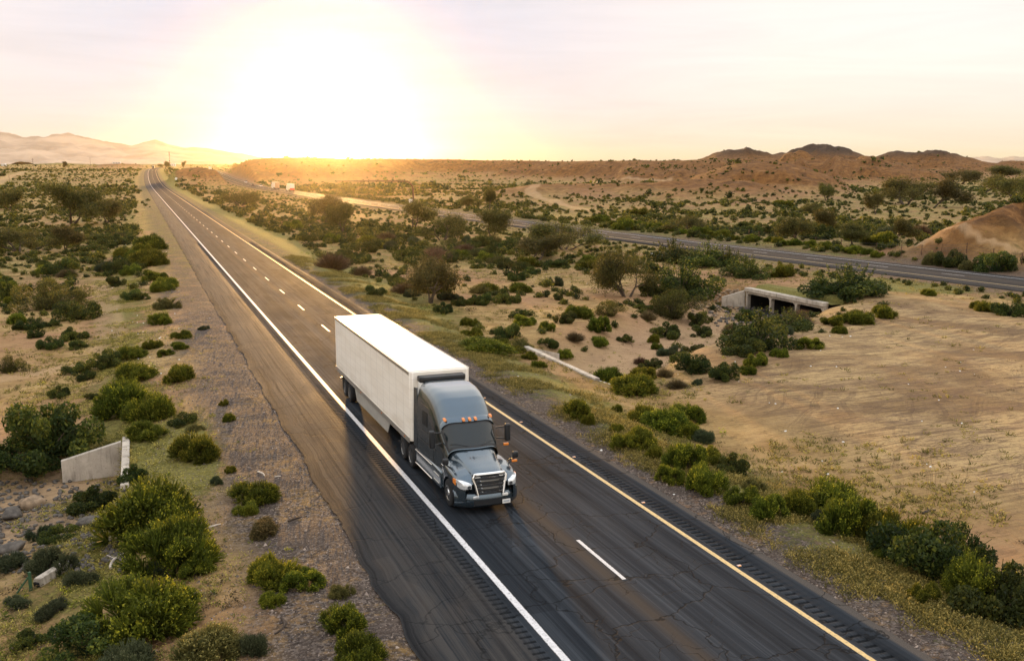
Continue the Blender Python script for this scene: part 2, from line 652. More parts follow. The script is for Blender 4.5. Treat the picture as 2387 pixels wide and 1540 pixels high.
# ------------------------------------------------------------------ ground sheet
def build_ground():
    core_a = np.linspace(R(-40), R(40), 860)
    side = np.linspace(R(40), R(180), 61)[1:]
    ang = np.concatenate([-side[::-1], core_a, side[:-1]])
    rad = np.concatenate([[0.5, 3, 6, 9], np.geomspace(12, 700, 560), np.geomspace(710, 3000, 150), np.geomspace(3100, 9150, 22)])
    A, Rr = np.meshgrid(ang, rad)
    X = CAM[0] + np.sin(A + YAW) * Rr
    Y = CAM[1] + np.cos(A + YAW) * Rr
    Z, hill, wd, wl, wl2, pad, lat, fl, r = H(X, Y, True)
    k0 = len(side)
    GRID.update(a=core_a, r=rad, z=Z[:, k0:k0 + len(core_a)])
    n, m = X.shape
    idx = np.arange(n * m).reshape(n, m)
    nxt = np.roll(idx, -1, 1)
    f = np.stack([idx[:-1], nxt[:-1], nxt[1:], idx[1:]], -1).reshape(-1, 4)[:, ::-1]
    fc = np.stack([X.ravel()[f].mean(1), Y.ravel()[f].mean(1)], -1)
    hole = (fc[:, 0] > 53.35) & (fc[:, 0] < 56.2) & (np.abs(fc[:, 1] - 89) < 6.9)
    f = f[~hole]
    # coverage masks: what grows or lies where
    gr = np.where(lat < 0, sstep(-12.2, -9.8, lat + 1.3 * fbm(X, Y, 6, 3, 81)), 1 - sstep(7.0, 9.5, lat)) * (r < 1500)
    gr = np.maximum(gr, (1 - sstep(9, 14, np.abs(fl))) * (Y > 0) * 0.8)
    veg = np.zeros_like(Z)
    veg = np.maximum(veg, np.exp(-((lat - 9.5) / 2.6) ** 2) * 0.75)
    veg = np.maximum(veg, np.exp(-((lat - 11) / 4.5) ** 2) * 0.9 * sstep(62, 95, Y))
    veg = np.maximum(veg, np.exp(-((lat + 15.0) / 2.8) ** 2) * (0.55 + 0.4 * np.exp(-((Y - 44) / 6.0) ** 2)))
    veg = np.maximum(veg, np.exp(-((lat + 20.0) / 6) ** 2) * 0.6 * (1 - sstep(24, 40, Y)))
    veg = np.maximum(veg, np.exp(-((fl + 15) / 6.0) ** 2 - ((Y - 90) / 9.0) ** 4))
    veg = np.maximum(veg, np.exp(-((np.abs(fl) - 14) / 5.0) ** 2) * 0.5 * (Y > 85) * (1 - np.clip(hill * 2, 0, 1)))
    veg = np.maximum(veg, 0.42 * sstep(70, 160, r) * (1 - np.clip(hill / 5, 0, 1)))
    veg = np.maximum(veg, 0.45 * np.exp(-((lat - 17) / 5) ** 2 - ((Y - 58) / 10.0) ** 2))
    veg = np.maximum(veg, sstep(2200, 3200, r) * 0.9)
    veg = np.maximum(veg, 1.1 * np.exp(-((lat + 12.4) / 1.9) ** 4 - ((Y - 45.5) / 6.5) ** 4))
    gr = gr * (1 - 0.9 * np.exp(-((lat + 12.6) / 1.9) ** 4 - ((Y - 45.5) / 6.5) ** 4))
    veg = veg * (1 - 0.85 * (1 - sstep(1.5, 5, wd)))
    trk = np.zeros_like(Z)
    for P, w in TRACKS:
        d = seg_dist(X, Y, P)
        trk = np.maximum(trk, 1 - sstep(w * 0.6, w, d))
    me = np_mesh('ground', np.stack([X, Y, Z], -1).reshape(-1, 3), f, None, True,
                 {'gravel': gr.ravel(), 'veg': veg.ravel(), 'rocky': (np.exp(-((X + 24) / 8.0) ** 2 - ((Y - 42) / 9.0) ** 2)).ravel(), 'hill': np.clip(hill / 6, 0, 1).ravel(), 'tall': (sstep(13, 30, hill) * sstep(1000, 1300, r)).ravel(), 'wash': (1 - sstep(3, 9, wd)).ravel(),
                  'pad': pad.ravel(), 'track': trk.ravel()})
    return me


def track(pts):
    out = []
    for p in pts:
        q = at(*p)
        if q is not None:
            out.append(q[:2])
    return np.array(out)


TRACKS = [(track([(-60, 892), (60, 872), (160, 855), (240, 838), (262, 790), (250, 730), (240, 650)]), 1.5),
          (track([(1360, 489), (1310, 478), (1265, 462), (1235, 447), (1245, 436), (1300, 428), (1400, 424), (1560, 420)]), 3.0),
          (track([(2205, 532), (2260, 540), (2310, 560), (2360, 580), (2420, 600)]), 0.8),
          (track([(-20, 430), (20, 412), (60, 400)]), 5.0)]
TRACKS = [t for t in TRACKS if len(t[0]) > 1]


def ground_material():
    m, nt, out = newmat('desert ground')
    N = NT(nt)
    tc = N.n('TexCoord')
    P = tc.outputs['Object']

    def attr(nm):
        return N.n('Attribute', attribute_name=nm).outputs['Fac']
    n_big = N.noise(P, 0.045, 5, 0.6)
    n_mid = N.noise(P, 0.35, 6, 0.6)
    n_fine = N.noise(P, 3.2, 6, 0.65)
    n_grain = N.noise(P, 22.0, 3, 0.6)
    streak = N.noise(N.vscale(P, (0.25, 0.9, 0.5)), 1.3, 6, 0.65, 0.6)
    sand = N.mix(N.step(n_mid, 0.3, 0.7), (0.24, 0.146, 0.052), (0.44, 0.295, 0.122))
    sand = N.mix(N.step(n_big, 0.42, 0.62), sand, (0.32, 0.175, 0.09))
    sand = N.mix(N.math('MULTIPLY', N.step(streak, 0.52, 0.68), 0.45), sand, (0.11, 0.062, 0.03))
    sand = N.mix(N.math('MULTIPLY', N.step(n_fine, 0.55, 0.72), 0.4), sand, (0.17, 0.11, 0.065))
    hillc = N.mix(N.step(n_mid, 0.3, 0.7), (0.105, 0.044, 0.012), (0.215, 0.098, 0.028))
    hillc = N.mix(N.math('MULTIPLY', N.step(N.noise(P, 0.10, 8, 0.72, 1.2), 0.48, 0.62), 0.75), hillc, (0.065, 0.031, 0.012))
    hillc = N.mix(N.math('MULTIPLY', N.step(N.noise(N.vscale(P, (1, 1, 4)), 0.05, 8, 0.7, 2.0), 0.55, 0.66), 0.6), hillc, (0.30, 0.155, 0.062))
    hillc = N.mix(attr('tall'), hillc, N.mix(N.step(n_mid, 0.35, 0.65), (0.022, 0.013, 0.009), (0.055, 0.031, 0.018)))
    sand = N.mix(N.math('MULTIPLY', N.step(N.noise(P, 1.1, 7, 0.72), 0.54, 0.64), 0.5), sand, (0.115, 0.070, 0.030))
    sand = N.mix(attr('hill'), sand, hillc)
    # graded pad: pale crust with reddish pebbly patches
    padc = N.mix(N.step(N.noise(P, 0.11, 5, 0.6, 0.8), 0.42, 0.6), (0.44, 0.298, 0.138), (0.24, 0.148, 0.066))
    padc = N.mix(N.math('MULTIPLY', N.step(streak, 0.47, 0.66), 0.55), padc, (0.15, 0.09, 0.06))
    padc = N.mix(N.math('MULTIPLY', N.step(n_fine, 0.5, 0.66), 0.5), padc, (0.17, 0.105, 0.07))
    streak2 = N.noise(N.vscale(P, (0.35, 3.6, 0.5)), 1.0, 5, 0.6, 1.2)
    padc = N.mix(N.math('MULTIPLY', N.step(streak2, 0.50, 0.60), 0.6), padc, (0.10, 0.058, 0.034))
    padc = N.mix(N.math('MULTIPLY', N.step(N.noise(P, 7.0, 4, 0.75), 0.55, 0.63), 0.6), padc, (0.07, 0.045, 0.03))
    for cx_, cy_, sc_ in ((20.0, 150.0, 0.9), (75.0, -25.0, 0.7)):
        dn = N.n('VectorMath', operation='DISTANCE')
        N.l(P, dn.inputs[0])
        dn.inputs[1].default_value = (cx_, cy_, -0.7)
        rn = N.n('TexNoise', noise_dimensions='1D')
        rn.inputs['Scale'].default_value = sc_
        rn.inputs['Detail'].default_value = 4
        rn.inputs['Roughness'].default_value = 0.75
        N.l(N.math('ADD', dn.outputs['Value'], N.math('MULTIPLY', N.noise(P, 0.12, 2), 5.0)), rn.inputs['W'])
        rut = N.math('MULTIPLY', N.step(rn.outputs['Fac'], 0.54, 0.60), N.step(N.noise(P, 0.07, 3), 0.42, 0.56))
        padc = N.mix(N.math('MULTIPLY', rut, 0.32), padc, (0.105, 0.062, 0.036))
        streak2 = N.math('SUBTRACT', streak2, N.math('MULTIPLY', rut, 0.25))
    sand = N.mix(attr('pad'), sand, padc)
    washc = N.mix(N.step(n_mid, 0.35, 0.65), (0.40, 0.27, 0.155), (0.28, 0.185, 0.11))
    sand = N.mix(N.math('MULTIPLY', attr('wash'), 0.7), sand, washc)
    sand = N.mix(N.math('MULTIPLY', attr('rocky'), N.step(n_mid, 0.3, 0.6)), sand, N.mix(N.step(n_fine, 0.4, 0.6), (0.05, 0.042, 0.036), (0.15, 0.12, 0.095)))
    # gravel verge: mixed dark and pale stones
    vor = N.n('TexVoronoi', feature='F1')
    vor.inputs['Scale'].default_value = 13.0
    N.l(P, vor.inputs['Vector'])
    g1 = N.n('ValToRGB')
    g1.color_ramp.elements[0].color = (0.03, 0.023, 0.02, 1)
    g1.color_ramp.elements[1].color = (0.24, 0.195, 0.165, 1)
    e = g1.color_ramp.elements.new(0.55)
    e.color = (0.085, 0.066, 0.055, 1)
    sep = N.n('SeparateColor')
    N.l(vor.outputs['Color'], sep.inputs[0])
    N.l(sep.outputs[0], g1.inputs[0])
    gcol = N.mix(N.step(n_mid, 0.35, 0.65), g1.outputs[0], N.mix(0.6, g1.outputs[0], (0.10, 0.072, 0.056)))
    gm = N.math('MULTIPLY', attr('gravel'), N.step(N.math('ADD', N.math('MULTIPLY', n_mid, 0.6), N.math('MULTIPLY', n_fine, 0.5)), 0.36, 0.56))
    c = N.mix(gm, sand, gcol)
    # low weeds
    wn = N.math('ADD', N.math('MULTIPLY', N.noise(P, 0.5, 5, 0.7), 0.55), N.math('MULTIPLY', N.noise(P, 4.5, 5, 0.7), 0.45))
    vm = N.step(N.math('ADD', N.math('MULTIPLY', attr('veg'), 0.42), wn), 0.60, 0.76)
    weed = N.mix(N.step(N.noise(P, 7.0, 4, 0.7), 0.35, 0.65), (0.070, 0.080, 0.016), (0.20, 0.185, 0.04))
    c = N.mix(N.math('MULTIPLY', vm, 0.8), c, weed)
    # dirt tracks
    c = N.mix(N.math('MULTIPLY', attr('track'), 0.5), c, (0.44, 0.29, 0.16))
    c = N.mix(N.math('MULTIPLY', N.math('SUBTRACT', n_grain, 0.5), 0.5, clamp=True), c, (0.1, 0.07, 0.05))
    b = N.n('BsdfPrincipled')
    N.l(c, b.inputs['Base Color'])
    b.inputs['Roughness'].default_value = 0.95
    b.inputs['Specular IOR Level'].default_value = 0.15
    h = N.math('ADD', N.math('MULTIPLY', n_fine, 0.75), N.math('MULTIPLY', n_mid, 1.6))
    h = N.math('ADD', h, N.math('ADD', N.math('MULTIPLY', streak, 0.9), N.math('MULTIPLY', streak2, 0.9)))
    h = N.math('ADD', h, N.math('MULTIPLY', N.math('MULTIPLY', vor.outputs['Distance'], attr('gravel')), -0.5))
    h = N.math('ADD', h, N.math('MULTIPLY', vm, 0.5))
    N.l(N.bump(h, 0.2, 1.0), b.inputs['Normal'])
    N.l(b.outputs[0], out.inputs[0])
    return m


g_me = build_ground()
g_me.materials.append(ground_material())
tag(link('ground', g_me), kind='structure')


gx, gy = np.meshgrid(np.linspace(53.2, 56.6, 14), np.linspace(81.2, 96.8, 60))
gz = np.maximum(H(gx, gy, mouth=False), -1.62) + 0.02
gi = np.arange(gx.size).reshape(gx.shape)
gf = np.stack([gi[:-1, :-1], gi[:-1, 1:], gi[1:, 1:], gi[1:, :-1]], -1).reshape(-1, 4)
one = np.ones(gx.size)
tag(link('ground', np_mesh('ground', np.stack([gx, gy, gz], -1).reshape(-1, 3), gf, g_me.materials[0], True, {'veg': one, 'gravel': one * 0.2})), kind='structure')


# ------------------------------------------------------------------ far mountain ranges
def mountain(name, pts, dist, depth, seed, mat):
    b = np.array([bear(p[0]) for p in pts])
    zz = np.array([CAM[2] + pix_ray(p[0], p[1])[2] / math.hypot(*pix_ray(p[0], p[1])[:2]) * dist for p in pts])
    bb = np.linspace(b[0], b[-1], 420)
    rr = np.linspace(-1, 1, 60)
    B, T = np.meshgrid(bb, rr)
    zc = np.interp(B, b, zz)
    rad = dist + T * depth
    X = CAM[0] + np.sin(B + YAW) * rad
    Y = CAM[1] + np.cos(B + YAW) * rad
    base = plain_rise(Y) - 6
    s = np.clip(1 - np.abs(T), 0, 1)
    rid = np.abs(fbm(X, Y, depth * 0.55, 5, seed))
    small = fbm(X, Y, depth * 0.08, 4, seed + 7)
    Z = base + (zc - base) * s ** 0.9 * (1 - 0.55 * rid * np.sin(s * math.pi)) + small * (zc - base) * 0.13 + fbm(X, Y, depth * 0.03, 3, seed + 9) * (zc - base) * 0.03
    n, m = X.shape
    idx = np.arange(n * m).reshape(n, m)
    f = np.stack([idx[:-1, :-1], idx[:-1, 1:], idx[1:, 1:], idx[1:, :-1]], -1).reshape(-1, 4)
    me = np_mesh(name, np.stack([X, Y, Z], -1).reshape(-1, 3), f, mat, True)
    return tag(link(name, me), kind='structure')


m_mount = simple('haze pale rock', (0.42, 0.31, 0.22), 0.95, var=0.25, nscale=0.006, spec=0.1)  # rock lightened: part of the haze's paleness is put into its colour
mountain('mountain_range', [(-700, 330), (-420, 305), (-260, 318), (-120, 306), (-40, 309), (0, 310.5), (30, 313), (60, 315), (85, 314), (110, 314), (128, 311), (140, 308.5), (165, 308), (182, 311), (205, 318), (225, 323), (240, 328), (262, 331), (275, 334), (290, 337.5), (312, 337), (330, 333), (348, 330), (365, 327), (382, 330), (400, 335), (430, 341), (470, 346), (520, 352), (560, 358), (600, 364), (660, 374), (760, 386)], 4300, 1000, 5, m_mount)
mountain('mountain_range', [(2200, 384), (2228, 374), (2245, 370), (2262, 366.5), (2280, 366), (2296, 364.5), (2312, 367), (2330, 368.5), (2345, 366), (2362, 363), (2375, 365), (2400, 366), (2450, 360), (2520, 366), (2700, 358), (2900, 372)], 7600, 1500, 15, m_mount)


# ------------------------------------------------------------------ roads
def strip(name, xc, zf, ys, lats, mat, zoff=0.0, zfun=None, kind='structure', u0=0.0):
    ys = np.asarray(ys, float)
    lats = np.asarray(lats, float)
    X = xc(ys)[:, None] + lats[None]
    Y = np.repeat(ys[:, None], len(lats), 1)
    Z = np.repeat(zf(ys)[:, None], len(lats), 1) + zoff
    if zfun is not None:
        Z = Z + zfun(lats[None] + 0 * Y, Y)
    n, m = X.shape
    idx = np.arange(n * m).reshape(n, m)
    f = np.stack([idx[:-1, :-1], idx[:-1, 1:], idx[1:, 1:], idx[1:, :-1]], -1).reshape(-1, 4)
    uv = np.stack([np.repeat(lats[None] - u0, n, 0), Y], -1).reshape(-1, 2)
    me = np_mesh(name, np.stack([X, Y, Z], -1).reshape(-1, 3), f, mat, True, None, uv)
    o = link(name, me)
    if kind:
        tag(o, kind=kind)
    return o


def road_material(name, left_shoulder=True, base=(0.018, 0.0225, 0.029), worn=(0.035, 0.039, 0.045)):
    m, nt, out = newmat(name)
    N = NT(nt)
    uvn = N.n('UVMap')
    UV = uvn.outputs[0]
    sx = N.n('SeparateXYZ')
    N.l(UV, sx.inputs[0])
    lat, al = sx.outputs[0], sx.outputs[1]
    grain = N.noise(UV, 55, 3, 0.7)
    fine = N.noise(UV, 9, 5, 0.65)
    long_ = N.noise(N.vscale(UV, (1.3, 0.05, 1)), 1.0, 5, 0.6)
    blot = N.noise(N.vscale(UV, (0.5, 0.16, 1)), 1.0, 5, 0.6, 0.5)
    c = N.mix(N.step(long_, 0.3, 0.7), base, worn)
    strk = N.noise(N.vscale(UV, (7.0, 0.06, 1)), 1.0, 5, 0.7)
    strk2 = N.noise(N.vscale(UV, (2.6, 0.012, 1)), 1.0, 4, 0.6)
    c = N.mix(N.math('MULTIPLY', N.step(strk, 0.46, 0.66), 0.5), c, tuple(1.9 * q for q in worn))
    c = N.mix(N.math('MULTIPLY', N.step(strk2, 0.5, 0.64), 0.55), c, tuple(0.45 * q for q in base))

    def band(x0, w):
        d = N.math('DIVIDE', N.math('SUBTRACT', lat, x0), w)
        return N.math('POWER', 2.718, N.math('MULTIPLY', N.math('MULTIPLY', d, d), -1.0))
    # rubber and oil darken the middle of each lane, another dark band runs outside the yellow line, the lane joint stays pale
    for x0, w, a in ((-1.9, 0.42, 0.55), (1.9, 0.5, 0.6), (4.35, 0.38, 0.65), (-2.9, 0.3, 0.25), (0.9, 0.3, 0.3), (2.9, 0.3, 0.3)):
        c = N.mix(N.math('MULTIPLY', N.math('MULTIPLY', band(x0, w), a), N.step(blot, 0.2, 0.75)), c, (0.006, 0.0065, 0.0075))
    c = N.mix(N.math('MULTIPLY', band(-0.35, 0.3), 0.75), c, (0.060, 0.047, 0.037))
    if left_shoulder:
        sh = N.step(lat, -3.95, -4.5)
        rust = N.mix(N.step(blot, 0.35, 0.65), N.mix(N.step(strk, 0.4, 0.62), (0.013, 0.016, 0.020), (0.030, 0.028, 0.027)), (0.038, 0.032, 0.028))
        c = N.mix(sh, c, rust)
        c = N.mix(N.math('MULTIPLY', N.step(N.math('ADD', lat, N.math('MULTIPLY', N.math('SUBTRACT', blot, 0.5), 0.5)), -6.55, -6.8), 0.8), c, (0.008, 0.008, 0.009))
    c = N.mix(N.step(lat, 4.85, 5.0), c, N.mix(N.step(grain, 0.4, 0.6), (0.05, 0.043, 0.038), (0.11, 0.093, 0.08)))
    # crazed cracks
    warp = N.n('VectorMath', operation='ADD')
    nz = N.n('TexNoise')
    nz.inputs['Scale'].default_value = 1.1
    nz.inputs['Detail'].default_value = 5
    N.l(UV, nz.inputs['Vector'])
    vs = N.n('VectorMath', operation='SCALE')
    vs.inputs['Scale'].default_value = 1.1
    N.l(nz.outputs['Color'], vs.inputs[0])
    N.l(UV, warp.inputs[0])
    N.l(vs.outputs[0], warp.inputs[1])

    def cracks(scale, stretch, width):
        v = N.n('TexVoronoi', feature='DISTANCE_TO_EDGE')
        v.inputs['Scale'].default_value = scale
        N.l(N.vscale(warp.outputs[0], stretch), v.inputs['Vector'])
        return N.math('SUBTRACT', 1.0, N.step(v.outputs['Distance'], width * 0.35, width))
    k1 = cracks(0.34, (0.8, 1, 1), 0.011)
    k2 = N.math('MULTIPLY', cracks(1.0, (1, 0.7, 1), 0.018), N.step(N.noise(UV, 0.32, 2), 0.52, 0.6))
    k = N.math('MAXIMUM', k1, N.math('MULTIPLY', k2, 0.8))
    c = N.mix(N.math('MULTIPLY', k, 0.65), c, (0.008, 0.008, 0.008))
    c = N.mix(N.math('MULTIPLY', N.step(grain, 0.6, 0.75), 0.35), c, (0.10, 0.088, 0.08))
    for s0_, s1_ in ((-4.33, -3.97), (3.98, 4.36)):
        inb = N.math('MULTIPLY', N.math('GREATER_THAN', lat, s0_), N.math('LESS_THAN', lat, s1_))
        ph = N.math('FRACT', N.math('DIVIDE', al, 0.31))
        slot = N.math('MULTIPLY', N.step(ph, 0.0, 0.12), N.step(ph, 0.52, 0.40))
        c = N.mix(N.math('MULTIPLY', N.math('MULTIPLY', inb, slot), 0.7), c, (0.004, 0.0045, 0.005))
    # tar patches
    pv = N.n('TexVoronoi', feature='F1', distance='CHEBYCHEV')
    pv.inputs['Scale'].default_value = 0.16
    N.l(N.vscale(UV, (0.9, 0.35, 1)), pv.inputs['Vector'])
    ps = N.n('SeparateColor')
    N.l(pv.outputs['Color'], ps.inputs[0])
    c = N.mix(N.math('MULTIPLY', N.step(ps.outputs[0], 0.72, 0.76), 0.35), c, (0.010, 0.011, 0.013))
    b = N.n('BsdfPrincipled')
    N.l(c, b.inputs['Base Color'])
    N.l(N.math('ADD', N.math('MULTIPLY', blot, 0.22), 0.72), b.inputs['Roughness'])
    if left_shoulder:
        N.l(N.math('ADD', 0.02, N.math('MULTIPLY', N.math('MULTIPLY', sh, N.step(strk, 0.3, 0.7)), 0.28)), b.inputs['Specular IOR Level'])
    else:
        b.inputs['Specular IOR Level'].default_value = 0.03
    hgt = N.math('ADD', N.math('MULTIPLY', grain, 0.6), N.math('MULTIPLY', fine, 0.5))
    hgt = N.math('SUBTRACT', hgt, N.math('MULTIPLY', k, 1.2))
    N.l(N.bump(hgt, 0.012, 0.7), b.inputs['Normal'])
    N.l(b.outputs[0], out.inputs[0])
    return m


m_road = road_material('asphalt')
RUM = 0.31


def rumble(lat, y):
    inl = ((lat > -4.33) & (lat < -3.97)) | ((lat > 3.98) & (lat < 4.36))
    ph = (y / RUM) % 1.0
    g = np.clip(np.sin(ph * 2 * np.pi) * 2.2, 0, 1)
    edge = np.where(lat < -6.9, -0.11, 0) + np.where(lat > 5.25, -0.10, 0)
    crown = -0.012 * np.abs(lat)
    return -0.032 * g * inl * (y < 170) + edge + crown


ys = np.concatenate([np.linspace(-30, 14, 20), np.arange(14.5, 125, RUM / 5), np.linspace(125.3, 170, 400), np.linspace(171, 700, 120), np.linspace(705, 1750, 120)])
lats = [-7.12, -7.0, -6.0, -4.9, -4.345, -4.32, -3.98, -3.955, -3.6, -1.8, 0, 1.8, 3.6, 3.965, 3.99, 4.35, 4.375, 4.85, 5.0, 5.2, 5.3]


def edge_wobble(name):
    pass


road = strip('road', main_x, main_z, ys, lats, m_road, 0.0, rumble)
# ragged pavement edges
me = road.data
co = np.empty(len(me.vertices) * 3, np.float32)
me.vertices.foreach_get('co', co)
co = co.reshape(-1, 3)
L = np.tile(np.array(lats), len(ys))
wob = fbm(co[:, 1], co[:, 1] * 0 + 3.3, 1.7, 4, 77) * 0.22
co[:, 0] += np.where(L < -6.5, wob, 0) + np.where(L > 5.1, wob * 0.35, 0)
me.vertices.foreach_set('co', co.ravel())
me.update()

m_road2 = road_material('asphalt of the far carriageway', False, (0.034, 0.031, 0.030), (0.060, 0.053, 0.048))
ys2 = np.concatenate([np.linspace(-60, 60, 30), np.linspace(62, 500, 220), np.linspace(505, 1500, 120)])
strip('road', far_x, far_zy, ys2, [-6.3, -6.2, -5, -3.7, 0, 3.7, 5, 6.2, 6.3], m_road2, 0.0, lambda l, y: -0.012 * np.abs(l) + np.where(np.abs(l) > 6.25, -0.12, 0))


def paint(name, col, half=0.10):
    m, nt, out = newmat(name)
    N = NT(nt)
    UV = N.n('UVMap').outputs[0]
    b = N.n('BsdfPrincipled')
    w = N.noise(UV, 7, 6, 0.7)
    w2 = N.noise(UV, 40, 3, 0.7)
    sx = N.n('SeparateXYZ')
    N.l(UV, sx.inputs[0])
    edge = N.math('ADD', N.math('ABSOLUTE', sx.outputs[0]), N.math('MULTIPLY', N.math('SUBTRACT', w, 0.5), 0.10))
    f = N.step(N.math('ADD', N.math('MULTIPLY', w, 0.6), N.math('MULTIPLY', w2, 0.4)), 0.36, 0.46)
    f = N.math('MULTIPLY', f, N.step(edge, half + 0.004, half - 0.012))
    N.l(N.mix(f, (0.035, 0.032, 0.030), N.mix(N.step(w, 0.3, 0.7), tuple(0.74 * x for x in col), col)), b.inputs['Base Color'])
    b.inputs['Roughness'].default_value = 0.55
    N.l(N.bump(w2, 0.004, 0.6), b.inputs['Normal'])
    N.l(b.outputs[0], out.inputs[0])
    return m


m_white = paint('white road paint', (0.62, 0.60, 0.60), 0.105)
m_dash = paint('white dash paint', (0.60, 0.58, 0.57), 0.066)
m_yellow = paint('yellow road paint', (0.62, 0.43, 0.17), 0.085)
pl = np.concatenate([np.linspace(-20, 200, 441), np.linspace(202, 1740, 300)])
crown = lambda l, y: -0.012 * np.abs(l)
strip('white_edge_line', main_x, main_z, pl, [-3.78, -3.66, -3.54], m_white, 0.006, crown, u0=-3.66)
strip('yellow_edge_line', main_x, main_z, pl, [3.57, 3.67, 3.77], m_yellow, 0.006, crown, u0=3.67)
strip('white_edge_line', far_x, far_zy, np.linspace(-50, 1450, 500), [3.5, 3.6, 3.72], m_white, 0.008, crown, u0=3.61)
strip('yellow_edge_line', far_x, far_zy, np.linspace(-50, 1450, 500), [-3.72, -3.6, -3.5], m_yellow, 0.008, crown, u0=-3.61)


def dashes(name, xc, zf, y0, per, ln, n, mat):
    X, F, U = [], [], []
    for k in range(n):
        yy = np.linspace(y0 + per * k, y0 + per * k + ln, 6)
        i0 = len(X)
        for y in yy:
            for l in (-0.075, 0.075):
                X.append((float(xc(y)) + l, y, float(zf(y)) + 0.005))
                U.append((l, y))
        for j in range(5):
            a = i0 + 2 * j
            F.append((a, a + 1, a + 3, a + 2))
    return tag(link(name, np_mesh(name, X, F, mat, False, None, U)), kind='structure')


dashes('lane_line', main_x, main_z, 28.37 - 12.19 * 3 - 3.4, 12.19, 3.4, 110, m_dash)
dashes('lane_line', far_x, far_zy, 20.0, 12.19, 3.4, 100, m_dash)

# ------------------------------------------------------------------ culverts
def concrete(name, col):
    m, nt, out = newmat(name)
    N = NT(nt)
    P = N.n('TexCoord').outputs['Object']
    big = N.noise(P, 0.9, 6, 0.65)
    drip = N.noise(N.vscale(P, (3.2, 3.2, 0.28)), 1.0, 6, 0.7)
    sx = N.n('SeparateXYZ')
    N.l(P, sx.inputs[0])
    c = N.mix(N.step(big, 0.3, 0.7), tuple(0.72 * q for q in col), tuple(1.12 * q for q in col))
    c = N.mix(N.math('MULTIPLY', N.step(drip, 0.5, 0.68), 0.6), c, (0.085, 0.07, 0.055))
    c = N.mix(N.math('MULTIPLY', N.step(N.noise(P, 14, 4, 0.7), 0.58, 0.68), 0.5), c, (0.10, 0.085, 0.07))
    b = N.n('BsdfPrincipled')
    N.l(c, b.inputs['Base Color'])
    b.inputs['Roughness'].default_value = 0.9
    b.inputs['Specular IOR Level'].default_value = 0.2
    N.l(N.bump(N.math('ADD', big, N.noise(P, 18, 5, 0.7)), 0.02, 0.8), b.inputs['Normal'])
    N.l(b.outputs[0], out.inputs[0])
    return m


m_conc = concrete('weathered concrete', (0.46, 0.40, 0.33))
m_conc_dark = simple('shade dark concrete', (0.016, 0.015, 0.014), 0.9, var=0.3, nscale=1.0, spec=0.2, bump=0.01)  # near black: the shade inside the culvert is put into the colour


def wall_between(a, b, za, zb, z0, th, name, mat, parent, bev=0.02):
    """upright wall from a to b (xy), top heights za and zb, foot z0, thickness th"""
    a, b = np.array(a, float), np.array(b, float)
    d = (b - a) / np.linalg.norm(b - a)
    n = np.array([-d[1], d[0]]) * th / 2
    v = [(*(a - n), z0), (*(b - n), z0), (*(b + n), z0), (*(a + n), z0), (*(a - n), za), (*(b - n), zb), (*(b + n), zb), (*(a + n), za)]
    return MB().hexa(v).build(name, mat, parent, bevel=bev)


# three-cell box culvert under the far carriageway
bc = tag(empty('box_culvert', (53.0, 89.0, -3.5)), 'pale concrete box culvert with three dark square openings below the far carriageway', 'culvert')
y0, y1 = -7.0, 7.0
z_top, z_lin, z_op, z_fl = 2.05, 1.62, 1.36, 0.0
MB().box(-0.32, 0.45, y0 - 0.05, y1 + 0.05, z_lin, z_top).build('parapet', m_conc, bc, bevel=0.04)
MB().box(-0.12, 0.42, y0, y1, z_op, z_lin - 0.003).build('lintel', m_conc, bc, bevel=0.02)
pw = 0.27
cell = (y1 - y0 - 4 * pw) / 3
for k in range(4):
    a = y0 + k * (cell + pw)
    P = [(a, -1.2), (a + pw, -1.2), (a + pw, z_op - 0.28), (a + pw + (0.26 if k < 3 else 0), z_op - 0.002), (a - (0.26 if k > 0 else 0), z_op - 0.002), (a, z_op - 0.28)]
    MB().prism(P, 'x', -0.10, 0.40).build('pier', m_conc, bc, bevel=0.02)
    MB().box(0.403, 12.0, a + 0.02, a + pw - 0.02, -1.2, z_op - 0.005).build('partition_wall', m_conc_dark, bc)
MB().box(0.423, 12.0, y0, y1, z_op - 0.003, z_op + 0.3).build('roof_slab', m_conc_dark, bc)
MB().box(12.003, 12.2, y0, y1, -1.2, z_op).build('end_wall', m_conc_dark, bc)
MB().box(-1.5, 12.0, y0 + 0.01, y1 - 0.01, -0.9, z_fl - 0.38).build('floor_slab', m_conc_dark, bc)
wall_between((-0.1, y1 + 0.2), (-2.6, y1 + 1.2), 1.7, 0.9, -1.2, 0.3, 'wingwall', m_conc, bc)

# culvert under the near carriageway, its two ends
cv = tag(empty('culvert_headwall', (-14.4, 45.8, -2.4)), 'concrete headwall with a tapering wingwall on the gravel bank at the left edge', 'headwall')
MB().box(-0.16, 0.18, -3.9, 3.9, 1.0, 1.86).build('parapet', m_conc, cv, bevel=0.04)
MB().box(-0.12, 0.14, -3.7, 3.7, -0.8, 0.997).build('wall', m_conc, cv)
wall_between((-0.22, 3.62), (-2.9, 3.3), 1.72, 1.12, -0.8, 0.26, 'wingwall', m_conc, cv)

cr = tag(empty('culvert_headwall', (13.6, 61.0, -2.6)), 'long low white concrete headwall on the bank right of the near road', 'headwall')
MB().box(-0.2, 0.2, -6.1, 6.1, 1.15, 1.72).build('parapet', m_conc, cr, bevel=0.04)
MB().box(-0.15, 0.15, -5.9, 5.9, -0.8, 1.147).build('wall', m_conc, cr)
wall_between((0.25, 5.85), (3.2, 7.4), 1.6, 0.7, -0.8, 0.26, 'wingwall', m_conc, cr)
wall_between((0.25, -5.85), (3.2, -7.2), 1.5, 0.5, -0.8, 0.26, 'wingwall', m_conc, cr)

